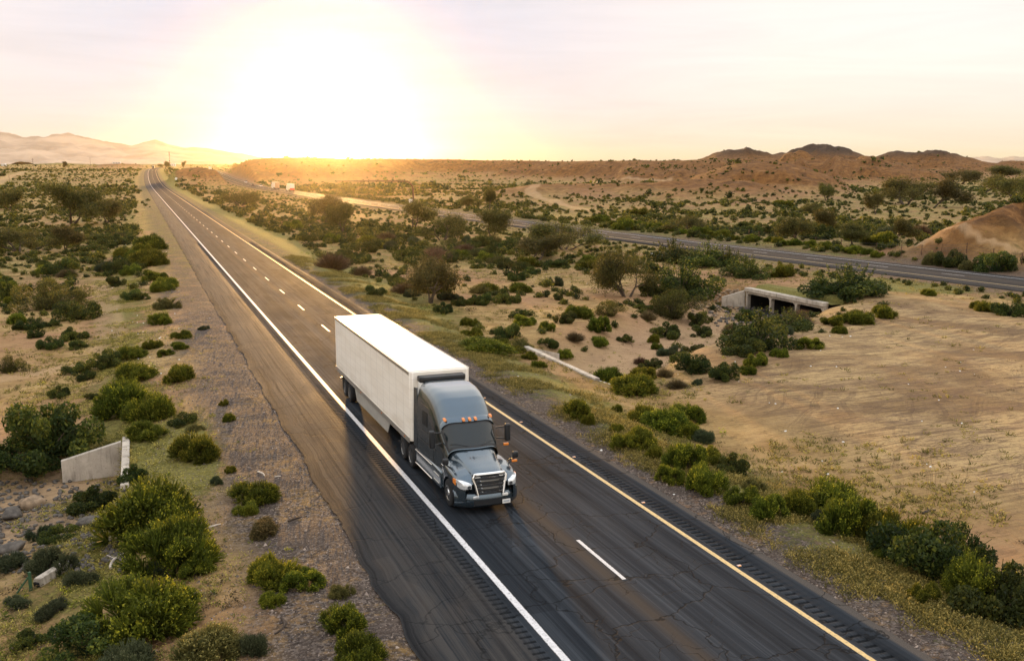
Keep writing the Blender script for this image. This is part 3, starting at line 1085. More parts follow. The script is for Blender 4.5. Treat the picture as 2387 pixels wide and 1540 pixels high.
# ------------------------------------------------------------------ rocks
m_pale = simple('white sheet metal', (0.72, 0.70, 0.66), 0.5, var=0.08)
m_rock = simple('grey rock', (0.095, 0.082, 0.070), 0.9, var=0.4, nscale=3.0, spec=0.25, bump=0.03)
m_rock2 = simple('tan rock', (0.24, 0.17, 0.11), 0.9, var=0.4, nscale=3.0, spec=0.25, bump=0.03)


def rock_mesh(seed, n=2):
    rng = np.random.default_rng(seed)
    bm = bmesh.new()
    bmesh.ops.create_icosphere(bm, subdivisions=n, radius=1.0)
    planes = [(Vector(rng.normal(size=3)).normalized(), rng.uniform(0.5, 0.85)) for _ in range(11)]
    for v in bm.verts:
        for nn, d in planes:
            e = v.co.dot(nn) - d
            if e > 0:
                v.co -= nn * e * 0.92
        v.co *= 1 + 0.06 * rng.normal() * (0.6 if n > 2 else 1)
    v = [tuple(x.co) for x in bm.verts]
    f = [tuple(x.index for x in q.verts) for q in bm.faces]
    bm.free()
    return np.array(v), np.array(f)


def rock(xd, yd, w, flat, rz, label, mat, seed):
    q = at(xd, yd)
    k = w * mpp(q) / 2
    v, f = rock_mesh(seed, 3)
    me = np_mesh('boulder', v * np.array([k, k * 0.8, k * flat]), f, mat, False)
    o = link('boulder', me, loc=(q[0], q[1], q[2] + k * flat * 0.35))
    o.rotation_euler = (0.1, -0.12, rz)
    return tag(o, label, 'boulder', 'boulders in the wash by the left headwall')


rock(78, 1180, 62, 0.75, 0.4, 'large rounded tan boulder in the wash left of the wingwall', m_rock2, 3)
rock(205, 1222, 66, 0.4, 0.1, 'flat grey slab of rock lying in the wash', m_rock, 5)
rock(28, 1205, 60, 0.6, 1.2, 'dark angular boulder at the left frame edge below the big bush', m_rock, 9)
rock(25, 1285, 80, 0.45, 0.2, 'broad grey ledge of rock at the left frame edge', m_rock, 12)
rock(228, 1268, 46, 0.4, 0.8, 'small grey rock below the flat slab in the wash', m_rock, 14)
rock(318, 1162, 22, 0.9, 0.5, 'small round black stone beside the left headwall', simple('black stone', (0.02, 0.02, 0.022), 0.8), 16)
rock(150, 1478, 46, 0.5, 0.5, 'dark boulder among the bushes in the lower left corner', m_rock, 18)


def rubble(name, spots, label, mat, seed, sub=1):
    rng = np.random.default_rng(seed)
    protos = [rock_mesh(100 + seed * 7 + i, sub) for i in range(5)]
    V, F, n = [], [], 0
    for x, y, s in spots:
        v, f = protos[rng.integers(5)]
        a = rng.uniform(0, 6.28)
        c, s_ = math.cos(a), math.sin(a)
        M = np.array([[c, -s_, 0], [s_, c, 0], [0, 0, 1]])
        vv = (v * np.array([1, rng.uniform(0.6, 1), rng.uniform(0.45, 0.8)]) * s) @ M.T
        V.append(vv + np.array([x, y, ground_z(x, y) + s * 0.2]))
        F.append(f + n)
        n += len(v)
    me = np_mesh(name, np.concatenate(V), np.concatenate(F), mat, False)
    return tag(link(name, me), label, name.replace('_', ' '), kind='stuff')


rng = np.random.default_rng(4)


def cloud_px(n, box, smin, smax, mask=None):
    out = []
    while len(out) < n:
        xd, yd = rng.uniform(box[0], box[2]), rng.uniform(box[1], box[3])
        if mask and not mask(xd, yd):
            continue
        q = at(xd, yd)
        if q is not None:
            out.append((q[0], q[1], rng.uniform(smin, smax) ** 1.0))
    return out


rubble('riprap', cloud_px(230, (1610, 672, 1725, 742), 0.12, 0.34, lambda x, y: y > 665 + (x - 1610) * 0.1) , 'tan broken rock facing on the bank left of the box culvert', m_rock2, 1)
rubble('riprap', cloud_px(170, (1655, 715, 1880, 762), 0.12, 0.42), 'grey loose rocks in the channel before the box culvert', m_rock, 2)
rubble('riprap', cloud_px(700, (-10, 1120, 290, 1335), 0.04, 0.2), 'grey loose stones scattered in the wash at the lower left', m_rock, 3)


rubble('pale_stones', cloud_px(60, (255, 560, 420, 900), 0.03, 0.09) + cloud_px(70, (1200, 620, 2300, 1300), 0.04, 0.10), 'white pebbles and scraps strewn over the sand', m_pale, 8)


# loose gravel on the verge
def gravel():
    n = 26000
    r2 = np.random.default_rng(12)
    y = 15 + r2.random(n) ** 1.6 * 75
    left = r2.random(n) < 0.72
    x = np.where(left, -7.1 - r2.random(n) ** 1.2 * 6.5, 5.35 + r2.random(n) ** 1.4 * 4.5)
    s = r2.uniform(0.012, 0.04, n) * (1 + (r2.random(n) < 0.03) * 1.2)
    z = HG(x, y)
    a = r2.uniform(0, 6.28, n)
    base = np.array([(1, 0, 0), (-0.5, 0.87, 0), (-0.5, -0.87, 0), (0.1, 0.05, 0.9)])
    c, sn = np.cos(a), np.sin(a)
    v = np.empty((n, 4, 3))
    for k in range(4):
        bx, by, bz = base[k]
        st = 0.75 + 0.5 * r2.random(n)
        v[:, k, 0] = x + (bx * c - by * sn) * s * st
        v[:, k, 1] = y + (bx * sn + by * c) * s * st
        v[:, k, 2] = z - 0.004 + bz * s * st * 1.1
    f = np.array([(0, 1, 3), (1, 2, 3), (2, 0, 3)])
    F = (f[None] + (np.arange(n) * 4)[:, None, None]).reshape(-1, 3)
    tone = np.repeat(r2.random(n), 4)
    m, nt, out = newmat('loose gravel')
    N = NT(nt)
    t = N.n('Attribute', attribute_name='tone').outputs['Fac']
    rp = N.n('ValToRGB')
    rp.color_ramp.elements[0].color = (0.03, 0.026, 0.025, 1)
    rp.color_ramp.elements[1].color = (0.32, 0.245, 0.195, 1)
    e = rp.color_ramp.elements.new(0.6)
    e.color = (0.10, 0.07, 0.056, 1)
    N.l(t, rp.inputs[0])
    b = N.n('BsdfPrincipled')
    N.l(rp.outputs[0], b.inputs['Base Color'])
    b.inputs['Roughness'].default_value = 0.8
    N.l(b.outputs[0], out.inputs[0])
    me = np_mesh('gravel', v.reshape(-1, 3), F, m, False, {'tone': tone})
    tag(link('gravel', me), 'loose pinkish grey gravel along both verges of the near road', 'gravel', kind='stuff')


gravel()

# ------------------------------------------------------------------ posts, poles, mast, signs
m_rust = simple('weathering steel', (0.10, 0.05, 0.03), 0.7, 0.4, 0.3, 2.0)
m_wood = simple('weathered wood', (0.16, 0.12, 0.09), 0.9, var=0.3, nscale=3, spec=0.2)
m_dark = simple('dark steel', (0.05, 0.05, 0.05), 0.6, 0.3)

q = at(963, 474)
ms = tag(empty('curved_mast', q), 'tall brown steel mast curving over the far carriageway into a long level arm', 'mast arm')
hgt = 51 * mpp(q)
rr = 3.2
L = 167 * mpp(q) / math.cos(YAW)
pts = [(0, 0, -0.3), (0, 0, 1.5), (0, 0, hgt - rr)]
for k in range(1, 10):
    a = math.pi / 2 * k / 9
    pts.append((-rr + rr * math.cos(a), 0, hgt - rr + rr * math.sin(a)))
pts += [(-L * 0.5, 0, hgt + 0.08), (-L, 0, hgt + 0.16)]
rad = [0.36, 0.34, 0.3] + [0.27] * 9 + [0.22, 0.14]
MB().tube(pts, rad, 14).build('pole', m_rust, ms, smooth=True)

MB().tube([(0, 0, -0.3), (0, 0, 0.25)], [0.55, 0.55], 12).build('base_plate', m_conc, ms)

q2 = at(957, 478)
sg = tag(empty('roadside_sign', q2), 'small white square sign on a post at the foot of the curved mast', 'sign')
k = mpp(q2)
MB().box(-0.05, 0.05, -0.05, 0.05, -0.3, 1.0).build('post', m_dark, sg)
MB().box(-0.62, 0.62, -0.09, -0.053, 0.75, 2.05).build('panel', m_pale, sg, bevel=0.01)
MB().box(-0.33, -0.13, -0.1, -0.093, 1.05, 1.75).box(0.08, 0.36, -0.1, -0.093, 1.05, 1.4).build('lettering', m_dark, sg)

q2 = at(411, 424)
sg = tag(empty('round_sign', q2), 'round pale sign disc on a thin post between the two carriageways', 'sign')
k = mpp(q2)
MB().tube([(0, 0, -0.3), (0, 0, 9 * k)], 0.07, 6).build('post', m_dark, sg)
MB().lathe([(0, 0.01), (0, 3.1 * k), (0.05, 3.1 * k), (0.05, 0.01)], (0, 0, 0), 20).build('disc', m_pale, sg, loc=(0, -0.12, 7 * k)).rotation_euler = (0, 0, R(90))


def utility_pole(xd, yd, hpx, label):
    q = at(xd, yd)
    k = mpp(q)
    h = hpx * k
    t = tag(empty('utility_pole', q, 0.5), label, 'utility pole', 'poles on the plain to the left')
    MB().tube([(0, 0, -0.5), (0, 0, h)], [0.32, 0.22], 8).build('pole', m_wood, t, smooth=True)
    MB().box(-1.5, 1.5, -0.1, 0.1, h - 1.4, h - 1.1).build('crossarm', m_wood, t)
    for x in (-1.3, 0.0, 1.3):
        MB().tube([(x, 0, h - 1.1), (x, 0, h - 0.75)], [0.09, 0.05], 6).build('insulator', m_dark, t)


utility_pole(78, 396, 26, 'wooden utility pole with crossarm, the nearer left of two on the plain')
utility_pole(211, 388, 20, 'slim wooden utility pole right of the other pole on the plain')
q = at(22, 424)
t = tag(empty('marker_post', q), 'short bare dark post beside the pale dirt track at the far left', 'post')
MB().tube([(0, 0, -0.3), (0, 0, 15 * mpp(q))], 0.14, 7).build('shaft', m_wood, t)
MB().tube([(0, 0, 15 * mpp(q) + 0.001), (0, 0, 15 * mpp(q) + 0.12)], 0.19, 7).build('cap', m_dark, t)


def horizon_point(xd, dist):
    b = bear(xd) + YAW
    x, y = CAM[0] + math.sin(b) * dist, CAM[1] + math.cos(b) * dist
    return np.array([x, y, ground_z(x, y)])


q = horizon_point(396, 2350)
t = tag(empty('radio_tower', q), 'thin lattice radio tower on the horizon beyond the road crest', 'tower')
ht = CAM[2] + 33 * 2350 / 2299 - q[2]
b = MB()
w0 = 1.0
for sx, sy in ((-1, -1), (1, -1), (0, 1)):
    b.tube([(sx * w0, sy * w0, -1), (sx * 0.45, sy * 0.45, ht)], 0.13, 5)
b.build('leg', m_dark, t)
b = MB()
nn = 22
for i in range(nn):
    z0, z1 = ht * i / nn, ht * (i + 1) / nn
    r0, r1 = 1.0 - 0.55 * i / nn, 1.0 - 0.55 * (i + 1) / nn
    c = ((-1, -1), (1, -1), (0, 1))
    for j in range(3):
        a_, b_ = c[j], c[(j + 1) % 3]
        b.tube([(a_[0] * r0, a_[1] * r0, z0), (b_[0] * r1, b_[1] * r1, z1)], 0.07, 4)
b.build('bracing', m_dark, t)
for zz in (0.33, 0.82, 0.97):
    MB().tube([(0, 0, ht * zz), (0, 0, ht * zz + 1.6)], 1.15, 8).build('antenna_ring', m_dark, t)


def building(xd, dist, w, h, label, mat):
    q = horizon_point(xd, dist)
    k = dist / 2299
    t = tag(empty('low_building', (q[0], q[1], q[2]), -YAW * 0.5), label, 'building')
    W, Hh = w * k, h * k
    MB().box(-W / 2, W / 2, 0, 8, -2, Hh).build('wall', mat, t)
    MB().prism([(-W / 2 - 0.4, Hh + 0.003), (W / 2 + 0.4, Hh + 0.003), (W / 2 - 1, Hh * 1.35), (-W / 2 + 1, Hh * 1.35)], 'y', -0.4, 8.4).build('roof', m_pale, t)
    for i in range(3):
        x = -W / 2 + W * (i + 0.5) / 3
        MB().box(x - W * 0.06, x + W * 0.06, -0.04, -0.003, Hh * 0.35, Hh * 0.75).build('window', m_dark, t)


building(402, 2200, 13, 4.0, 'low pale building at the foot of the radio tower on the horizon', m_pale)
building(272, 1900, 16, 2.6, 'long low pale building on the horizon left of the road crest', m_pale)
building(8, 2300, 8, 3.5, 'small pale building on the horizon at the far left frame edge', m_pale)

# wire fence along the far side of the far carriageway
FP = [(1700, 546), (1745, 552), (1768, 556.5), (1806, 560), (1850, 566), (1900, 572), (1960, 578), (2042, 588), (2100, 592), (2147, 594), (2193, 592), (2252, 590), (2314, 604), (2380, 616), (2450, 622)]
fq = [at(*p) for p in FP]
fq = [p for p in fq if p is not None]
fe = tag(empty('wire_fence', fq[0]), 'sagging wire fence on thin steel posts behind the far carriageway', 'fence')
o0 = Vector(fq[0])
tops = []
for p in fq:
    v = Vector(p) - o0
    MB().tube([v + Vector((0, 0, -0.3)), v + Vector((0, 0, 1.5))], 0.055, 6).build('post', m_rust, fe)
    tops.append(v)
for hh in (0.5, 0.9, 1.3):
    for a, b in zip(tops[:-1], tops[1:]):
        mid = (a + b) / 2 + Vector((0, 0, hh - 0.12))
        MB().tube([a + Vector((0.06, 0, hh)), mid, b + Vector((-0.06, 0, hh))], 0.012, 4).build('wire', m_dark, fe)

# ------------------------------------------------------------------ small things lying about
q0, q1_ = at(88, 1366), at(152, 1326)
cu = tag(empty('concrete_kerb', q0), 'broken length of pale concrete kerb lying among the bushes at the lower left', 'kerb piece')
d = (q1_ - q0)
ang = math.atan2(d[1], d[0])
ln = float(np.hypot(d[0], d[1]))
cu.rotation_euler = (0, -math.atan2(d[2], ln), ang)
MB().prism([(-0.16, -0.1), (0.16, -0.1), (0.16, 0.2), (0.08, 0.3), (-0.16, 0.3)], 'x', 0, ln).build('block', m_conc, cu, bevel=0.02)
MB().box(-0.06, -0.003, -0.1, 0.1, 0.02, 0.16).build('broken_end', m_conc_dark, cu)

m_green = simple('green painted steel', (0.03, 0.08, 0.035), 0.6, 0.2)
q = at(72, 1376)
k = mpp(q)
tp = tag(empty('fence_post', q), 'green steel post with a leaning brace at the lower left', 'post')
MB().box(-0.05, 0.05, -0.02, 0.02, -0.2, 46 * k).box(-0.02, 0.02, 0.023, 0.06, -0.2, 46 * k).build('post', m_green, tp)
MB().tube([(-0.42, 0.1, -0.05), (-0.05, 0.03, 33 * k)], 0.035, 6).build('brace', m_green, tp)

m_stick = simple('grey driftwood', (0.42, 0.36, 0.30), 0.9, var=0.3, spec=0.1)
m_stick2 = simple('dark bark', (0.06, 0.045, 0.035), 0.9, var=0.3, spec=0.1)


def stick(a, b, rad, label, mat, bend=0.1, cat='stick', side=True):
    p, q = at(*a), at(*b)
    d = q - p
    root = empty('fallen_branch', p)
    tag(root, label, cat, 'sticks and branches on the verge')
    n = np.array([-d[1], d[0], 0])
    P = [tuple(d * t + n * bend * math.sin(t * 3.1) + np.array([0, 0, rad * 0.8])) for t in np.linspace(0, 1, 6)]
    MB().tube(P, [rad, rad * 1.1, rad, rad * 0.9, rad * 0.8, rad * 0.5], 6).build('stem', mat, root, smooth=True)
    if side:
        c = np.array(P[3])
        MB().tube([tuple(c), tuple(c + n * 0.3 + d * 0.15 + np.array([0, 0, rad]))], [rad * 0.6, rad * 0.3], 5).build('twig', mat, root)


stick((258, 1326), (292, 1290), 0.05, 'pale forked driftwood branch between the bushes at the lower left', m_stick, 0.15)
stick((486, 1230), (514, 1222), 0.035, 'pale straight stick on the gravel beside the bright green bush', m_stick, 0.02, side=False)
stick((470, 1268), (504, 1266), 0.035, 'dark stick on the gravel left of the bright green bush', m_stick2)
stick((672, 1216), (704, 1206), 0.04, 'dark stick on the gravel near the pavement edge', m_stick2)
stick((655, 1440), (640, 1478), 0.035, 'dark crooked twig on the gravel at the bottom', m_stick2, 0.2)
stick((600, 1100), (616, 1110), 0.035, 'short pale stick on the gravel nearer the bush', m_stick, 0.1, side=False)
stick((640, 1112), (655, 1110), 0.03, 'short pale stick on the gravel nearer the road', m_stick, 0.05, side=False)
stick((1630, 1076), (1656, 1074), 0.05, 'dark stick on the sand among the bushes right of the road', m_stick2)
stick((2150, 1198), (2180, 1190), 0.05, 'dark stick on the sandy pad above the bush row', m_stick2)
stick((1545, 598), (1556, 590), 0.16, 'curved white scrap on the sand before the far carriageway', m_pale, 0.35, 'debris', side=False)

# raised pavement markers beside the yellow line
m_mark = simple('pale reflector', (0.62, 0.45, 0.38), 0.4)
m_mark2 = simple('amber lens', (0.75, 0.28, 0.03), 0.25)
for i, (xd, yd) in enumerate(((1221, 992), (1346, 1074), (1510, 1181), (1737, 1329), (1135, 935))):
    q = at(xd, yd)
    t = empty('pavement_marker', (3.92, q[1], -0.045))
    tag(t, 'low square reflector stud on the asphalt just outside the yellow edge line', 'road stud', 'reflector studs along the yellow line')
    MB().prism([(-0.055, 0), (0.055, 0), (0.035, 0.022), (-0.035, 0.022)], 'x', -0.06, 0.06).build('body', m_mark, t)
    MB().hexa([(-0.05, -0.058, 0.003), (0.05, -0.058, 0.003), (0.05, -0.052, 0.003), (-0.05, -0.052, 0.003), (-0.05, -0.042, 0.021), (0.05, -0.042, 0.021), (0.05, -0.036, 0.021), (-0.05, -0.036, 0.021)]).build('lens', m_mark2, t)

# ------------------------------------------------------------------ the lorry
m_body = simple('dark blue grey metallic paint', (0.068, 0.098, 0.124), 0.22, 0.75, 0.04, 0.35, coat=1.0)
m_trail = None
m_chrome = simple('chrome', (0.75, 0.74, 0.72), 0.14, 1.0, 0.03)
m_alu = simple('brushed aluminium', (0.58, 0.55, 0.50), 0.35, 0.9, 0.06)
m_black = simple('black plastic', (0.012, 0.013, 0.015), 0.5, var=0.1)
m_tyre = simple('tyre rubber', (0.018, 0.018, 0.019), 0.85, var=0.2, spec=0.2, bump=0.005)
m_glass = simple('dark window glass', (0.010, 0.015, 0.017), 0.14, 0.0, 0.05, nscale=0.6, spec=0.45)
m_lamp = simple('headlamp lens', (0.62, 0.63, 0.64), 0.12, 0.5, 0.25, nscale=9.0, coat=1.0, emit=(1.0, 0.95, 0.88, 0.06))
m_amber = simple('amber lamp', (0.62, 0.18, 0.015), 0.3, 0.0, 0.05, coat=0.5, emit=(1.0, 0.30, 0.03, 0.05))
m_white = simple('white plate', (0.68, 0.66, 0.62), 0.45, 0.0, 0.08, nscale=30)
m_silver = simple('silver side panel', (0.50, 0.47, 0.41), 0.4, 0.5, 0.08, 2.0)


def trailer_material():
    m, nt, out = newmat('white trailer panels')
    N = NT(nt)
    tc = N.n('TexCoord')
    P = tc.outputs['Object']
    sx = N.n('SeparateXYZ')
    N.l(P, sx.inputs[0])
    dirt = N.noise(N.vscale(P, (1, 0.25, 1.6)), 1.4, 6, 0.6)
    low = N.step(sx.outputs[2], 2.1, 1.15)
    c = N.mix(N.step(dirt, 0.35, 0.75), (0.87, 0.81, 0.72), (0.79, 0.72, 0.62))
    c = N.mix(N.math('MULTIPLY', N.math('MULTIPLY', low, N.step(dirt, 0.3, 0.7)), 0.5), c, (0.48, 0.40, 0.31))
    b = N.n('BsdfPrincipled')
    seam = N.math('FRACT', N.math('MULTIPLY', sx.outputs[1], 1 / 1.22))
    s1 = N.math('LESS_THAN', seam, 0.025)
    hs = N.math('FRACT', N.math('MULTIPLY', sx.outputs[2], 1 / 0.42))
    s2 = N.math('LESS_THAN', hs, 0.04)
    s = N.math('MAXIMUM', s1, N.math('MULTIPLY', s2, 0.5))
    c = N.mix(N.math('MULTIPLY', s, 0.6), c, (0.35, 0.31, 0.27))
    N.l(c, b.inputs['Base Color'])
    b.inputs['Roughness'].default_value = 0.38
    h = N.math('ADD', s, N.math('MULTIPLY', N.noise(P, 1.1, 3), 1.2))
    N.l(N.bump(h, 0.012, 0.5), b.inputs['Normal'])
    N.l(b.outputs[0], out.inputs[0])
    return m


m_trail = trailer_material()


def wheel(parent, x, s, r, w, side, rimmat, dual=False):
    """tyre and rim; side is the direction the outer face looks (-1 or 1)"""
    c = (x, s, r)
    t = MB().lathe([(-w / 2, r * 0.56), (-w / 2, r * 0.86), (-w * 0.42, r * 0.96), (-w * 0.3, r), (0, r), (w * 0.3, r), (w * 0.42, r * 0.96), (w / 2, r * 0.86), (w / 2, r * 0.56), (w * 0.2, r * 0.55), (-w * 0.2, r * 0.55), (-w / 2, r * 0.56)], c, 36)
    t.build('tyre', m_tyre, parent, smooth=True)
    o = side * w / 2
    if dual:
        prof = [(o * 0.98, r * 0.55), (o * 0.9, r * 0.52), (-o * 0.1, r * 0.47), (-o * 0.2, r * 0.32), (o * 0.1, r * 0.24), (o * 0.55, r * 0.22), (o * 0.62, r * 0.14), (o * 0.62, 0.002)]
    else:
        prof = [(o * 0.98, r * 0.55), (o * 0.92, r * 0.51), (o * 0.35, r * 0.47), (o * 0.55, r * 0.32), (o * 0.85, r * 0.24), (o * 1.1, r * 0.2), (o * 1.18, r * 0.12), (o * 1.18, 0.002)]
    b = MB().lathe(prof, c, 30)
    for k in range(10):
        a = 2 * math.pi * k / 10
        yy, zz = s + r * 0.29 * math.cos(a), r + r * 0.29 * math.sin(a)
        xo = (x + (o * 0.62 if not dual else -o * 0.1))
        b.tube([(xo, yy, zz), (xo + side * 0.06, yy, zz)], 0.017, 6)
    b.build('rim', rimmat, parent, smooth=True)
    MB().lathe([(-w / 2 + 0.01, r * 0.55), (-w / 2 + 0.012, 0.002)], c, 20).build('hub', m_black, parent)


def wheel_at(root, x, s, r, w, side, rim, name='wheel', dual=False):
    e = bpy.data.objects.new(name, None)
    COL.objects.link(e)
    e.parent = root
    e.location = (x, s, 0)
    e.empty_display_size = 0.2
    wheel(e, 0, 0, r, w, side, rim, dual)
    return e


def lorry():
    root = tag(empty('semi_truck', (-1.86, 31.9, -0.022)), 'blue grey semi truck hauling a long white refrigerated box trailer along the near road', 'semi truck')
    # ---- trailer
    T0, T1, W, ZB, ZT = 6.2, 22.45, 1.3, 1.15, 4.1
    prof = [(-W, T0 + 0.12), (-W + 0.12, T0), (W - 0.12, T0), (W, T0 + 0.12), (W, T1), (-W, T1)]
    tr = MB().prism(prof, 'z', ZB, ZT).build('trailer', m_trail, root, bevel=0.03)
    MB().prism([(-W + 0.03, ZT + 0.003), (W - 0.03, ZT + 0.003), (W - 0.1, ZT + 0.03), (-W + 0.1, ZT + 0.03)], 'y', T0 + 0.1, T1 - 0.04).build('roof', m_white, tr)
    for sx in (-1, 1):
        MB().box(min(sx * (W + 0.003), sx * (W + 0.028)), max(sx * (W + 0.003), sx * (W + 0.028)), T0 + 0.14, T1 - 0.01, ZT - 0.13, ZT + 0.012).build('top_rail', m_alu, tr, bevel=0.006)
        MB().box(min(sx * (W + 0.003), sx * (W + 0.035)), max(sx * (W + 0.003), sx * (W + 0.035)), T0 + 0.14, T1 - 0.01, ZB - 0.07, ZB + 0.16).build('bottom_rail', m_alu, tr, bevel=0.008)
        MB().hexa([(sx * 1.19, 10.6, 0.42), (sx * 1.22, 10.6, 0.42), (sx * 1.22, 17.3, 0.38), (sx * 1.19, 17.3, 0.38), (sx * 1.24, 9.9, ZB - 0.075), (sx * 1.27, 9.9, ZB - 0.075), (sx * 1.27, 17.6, ZB - 0.075), (sx * 1.24, 17.6, ZB - 0.075)]).build('side_skirt', m_silver, tr, bevel=0.006)
        MB().box(min(sx * 0.75, sx * 1.2), max(sx * 0.75, sx * 1.2), 21.2, 21.23, 0.18, 1.05).build('mudflap', m_black, tr)
        b = MB().box(sx * 0.85 - 0.06, sx * 0.85 + 0.06, 9.3, 9.42, 0.35, ZB).box(sx * 0.85 - 0.14, sx * 0.85 + 0.14, 9.22, 9.5, 0.3, 0.347)
        b.build('landing_leg', m_black, tr)
        for yy in (T0 + 0.8, T0 + 5, T0 + 9.5, T1 - 0.5):
            MB().box(min(sx * (W + 0.036), sx * (W + 0.05)), max(sx * (W + 0.036), sx * (W + 0.05)), yy, yy + 0.1, ZB + 0.02, ZB + 0.08).build('side_marker', m_amber, tr)
        MB().box(min(sx * 0.2, sx * 1.24), max(sx * 0.2, sx * 1.24), T1 + 0.003, T1 + 0.05, ZB + 0.1, ZT - 0.12).build('rear_door', m_white, tr, bevel=0.01)
    MB().box(-0.55, 0.55, 9.6, 21.6, 0.95, ZB - 0.003).build('chassis', m_black, tr)
    MB().box(-1.1, 1.1, T1 - 0.1, T1 - 0.003, 0.5, 0.62).box(-0.7, -0.62, T1 - 0.1, T1 - 0.003, 0.623, ZB).box(0.62, 0.7, T1 - 0.1, T1 - 0.003, 0.623, ZB).build('underride_guard', m_alu, tr)
    # refrigeration unit on the trailer nose
    ru = MB().prism([(-0.98, T0 - 0.003), (-0.98, T0 - 0.36), (-0.8, T0 - 0.5), (0.8, T0 - 0.5), (0.98, T0 - 0.36), (0.98, T0 - 0.003)], 'z', 2.05, 3.72).build('refrigeration_unit', m_white, tr, bevel=0.05)
    MB().prism([(-0.99, T0 - 0.003), (-0.99, T0 - 0.37), (-0.81, T0 - 0.51), (0.81, T0 - 0.51), (0.99, T0 - 0.37), (0.99, T0 - 0.003)], 'z', 3.723, 3.96).build('refrigeration_cap', m_black, tr, bevel=0.04)
    for i in range(7):
        MB().box(-0.7, 0.7, T0 - 0.535, T0 - 0.503, 2.3 + i * 0.19, 2.38 + i * 0.19).build('vent_slat', m_black, tr)
    for s in (18.85, 20.1):
        for sx in (-1, 1):
            wheel_at(root, sx * 1.03, s, 0.51, 0.54, sx, m_alu, dual=True)
    # ---- tractor: cab and roof fairing as one lofted shell
    ctl = np.array([  # s, half width, top z, bottom z, squareness
        (1.98, 1.03, 1.98, 1.05, 5), (2.2, 1.07, 2.26, 0.95, 5), (2.45, 1.10, 2.56, 0.95, 5), (2.62, 1.12, 2.76, 0.95, 5.2), (2.74, 1.13, 2.88, 0.95, 5.4), (2.95, 1.15, 3.12, 0.95, 5.4),
        (3.2, 1.16, 3.38, 0.95, 5.4), (3.5, 1.17, 3.61, 0.95, 5.6), (3.9, 1.18, 3.76, 0.95, 6), (4.4, 1.19, 3.84, 0.95, 6.5), (5.0, 1.20, 3.86, 0.95, 7), (5.5, 1.20, 3.84, 0.95, 7)])

    def shell(s, th, grow=0.0):
        w = np.interp(s, ctl[:, 0], ctl[:, 1]) + grow
        zt = np.interp(s, ctl[:, 0], ctl[:, 2]) + grow
        zb = np.interp(s, ctl[:, 0], ctl[:, 3])
        n = np.interp(s, ctl[:, 0], ctl[:, 4])
        cs, sn = math.cos(th), math.sin(th)
        x = w * math.copysign(abs(cs) ** (2 / n), cs)
        z = zb + (zt - zb) * abs(sn) ** (2 / n)
        bow = np.interp(s, [1.98, 2.7, 3.6, 5.0], [0.34, 0.36, 0.30, 0.0])
        tz = np.clip((z - 1.2) / 0.7, 0, 1)
        y = s - bow * (1 - (x / w) ** 2) * tz + (1 - tz) * 0
        return (x, y, z)
    ss = np.concatenate([np.linspace(1.98, 3.6, 34), np.linspace(3.7, 5.5, 14)])
    def even(n_, xm=1.0, side_=True):               # angles that spread the section evenly over top and sides
        us = np.linspace(-xm, xm, 41)
        top = [math.acos(math.copysign(abs(u) ** (n_ / 2), u)) for u in us[::-1]]
        if not side_:
            return np.array(top)
        lim = top[1]
        q_ = [math.asin(min(1, z ** (n_ / 2))) for z in np.linspace(0, 0.995, 22)]
        sd_ = [a_ for a_ in q_ if a_ < lim * 0.98]
        return np.array(sd_ + top[1:-1] + [math.pi - a_ for a_ in sd_[::-1]])
    ths = even(5.6)
    b = MB().grid([[shell(s, t) for t in ths] for s in ss])
    back = [shell(5.5, t) for t in ths]
    b.add(back, [tuple(range(len(back)))])
    cab = b.build('cab', m_body, root, smooth=True)
    # windscreen with a dark surround
    for nm, mat, s0, s1, t0, t1, gr in (('windscreen_surround', m_black, 2.0, 2.7, 0.93, 0, 0.012), ('windscreen', m_glass, 2.05, 2.62, 0.885, 0, 0.024)):
        MB().grid([[shell(s, t, gr) for t in even(5.3, t0, False)] for s in np.linspace(s0, s1, 12)]).build(nm, mat, cab, smooth=True)
    for k in (-1, 1):
        MB().tube([shell(2.03, math.pi / 2 - k * 0.04, 0.05), shell(2.1, math.pi / 2 - k * 0.3, 0.045), shell(2.14, math.pi / 2 - k * 0.62, 0.045)], 0.012, 5).build('wiper', m_black, cab)
    # visor ledge and marker lamps above the windscreen
    MB().grid([[(shell(s, t, g)[0], shell(s, t, g)[1], shell(s, t, g)[2]) for t in even(5.4, 0.9, False)] for s, g in ((2.70, 0.012), (2.66, 0.075), (2.74, 0.085), (2.86, 0.012))]).build('visor', m_body, cab, smooth=True)
    for w in (-0.92, -0.24, 0.0, 0.24, 0.92):
        ww = np.interp(2.72, ctl[:, 0], ctl[:, 1])
        y = 2.71 - 0.36 * (1 - (w / ww) ** 2)
        MB().prism([(y - 0.09, 2.90), (y + 0.10, 2.95), (y + 0.10, 3.015), (y - 0.04, 2.985)], 'x', w - 0.055, w + 0.055).build('marker_lamp', m_amber, cab, bevel=0.015)
    # side glass, doors, trims
    for k in (-1, 1):
        def side(s0, s1, z0, z1, nm, mat, o=0.012, par=cab, th=0.02):
            def sx(s, z):
                w = np.interp(s, ctl[:, 0], ctl[:, 1])
                zt, zb = np.interp(s, ctl[:, 0], ctl[:, 2]), 0.95
                n = np.interp(s, ctl[:, 0], ctl[:, 4])
                q_ = np.clip((z - zb) / (zt - zb), 0, 0.999)
                return w * (1 - q_ ** n) ** (1 / n)
            rows = []
            for s in np.linspace(s0, s1, 8):
                rows.append([(k * (sx(s, z) + o), s, z) for z in np.linspace(z0(s) if callable(z0) else z0, z1(s) if callable(z1) else z1, 6)])
            return MB().grid(rows).build(nm, mat, par, smooth=True)
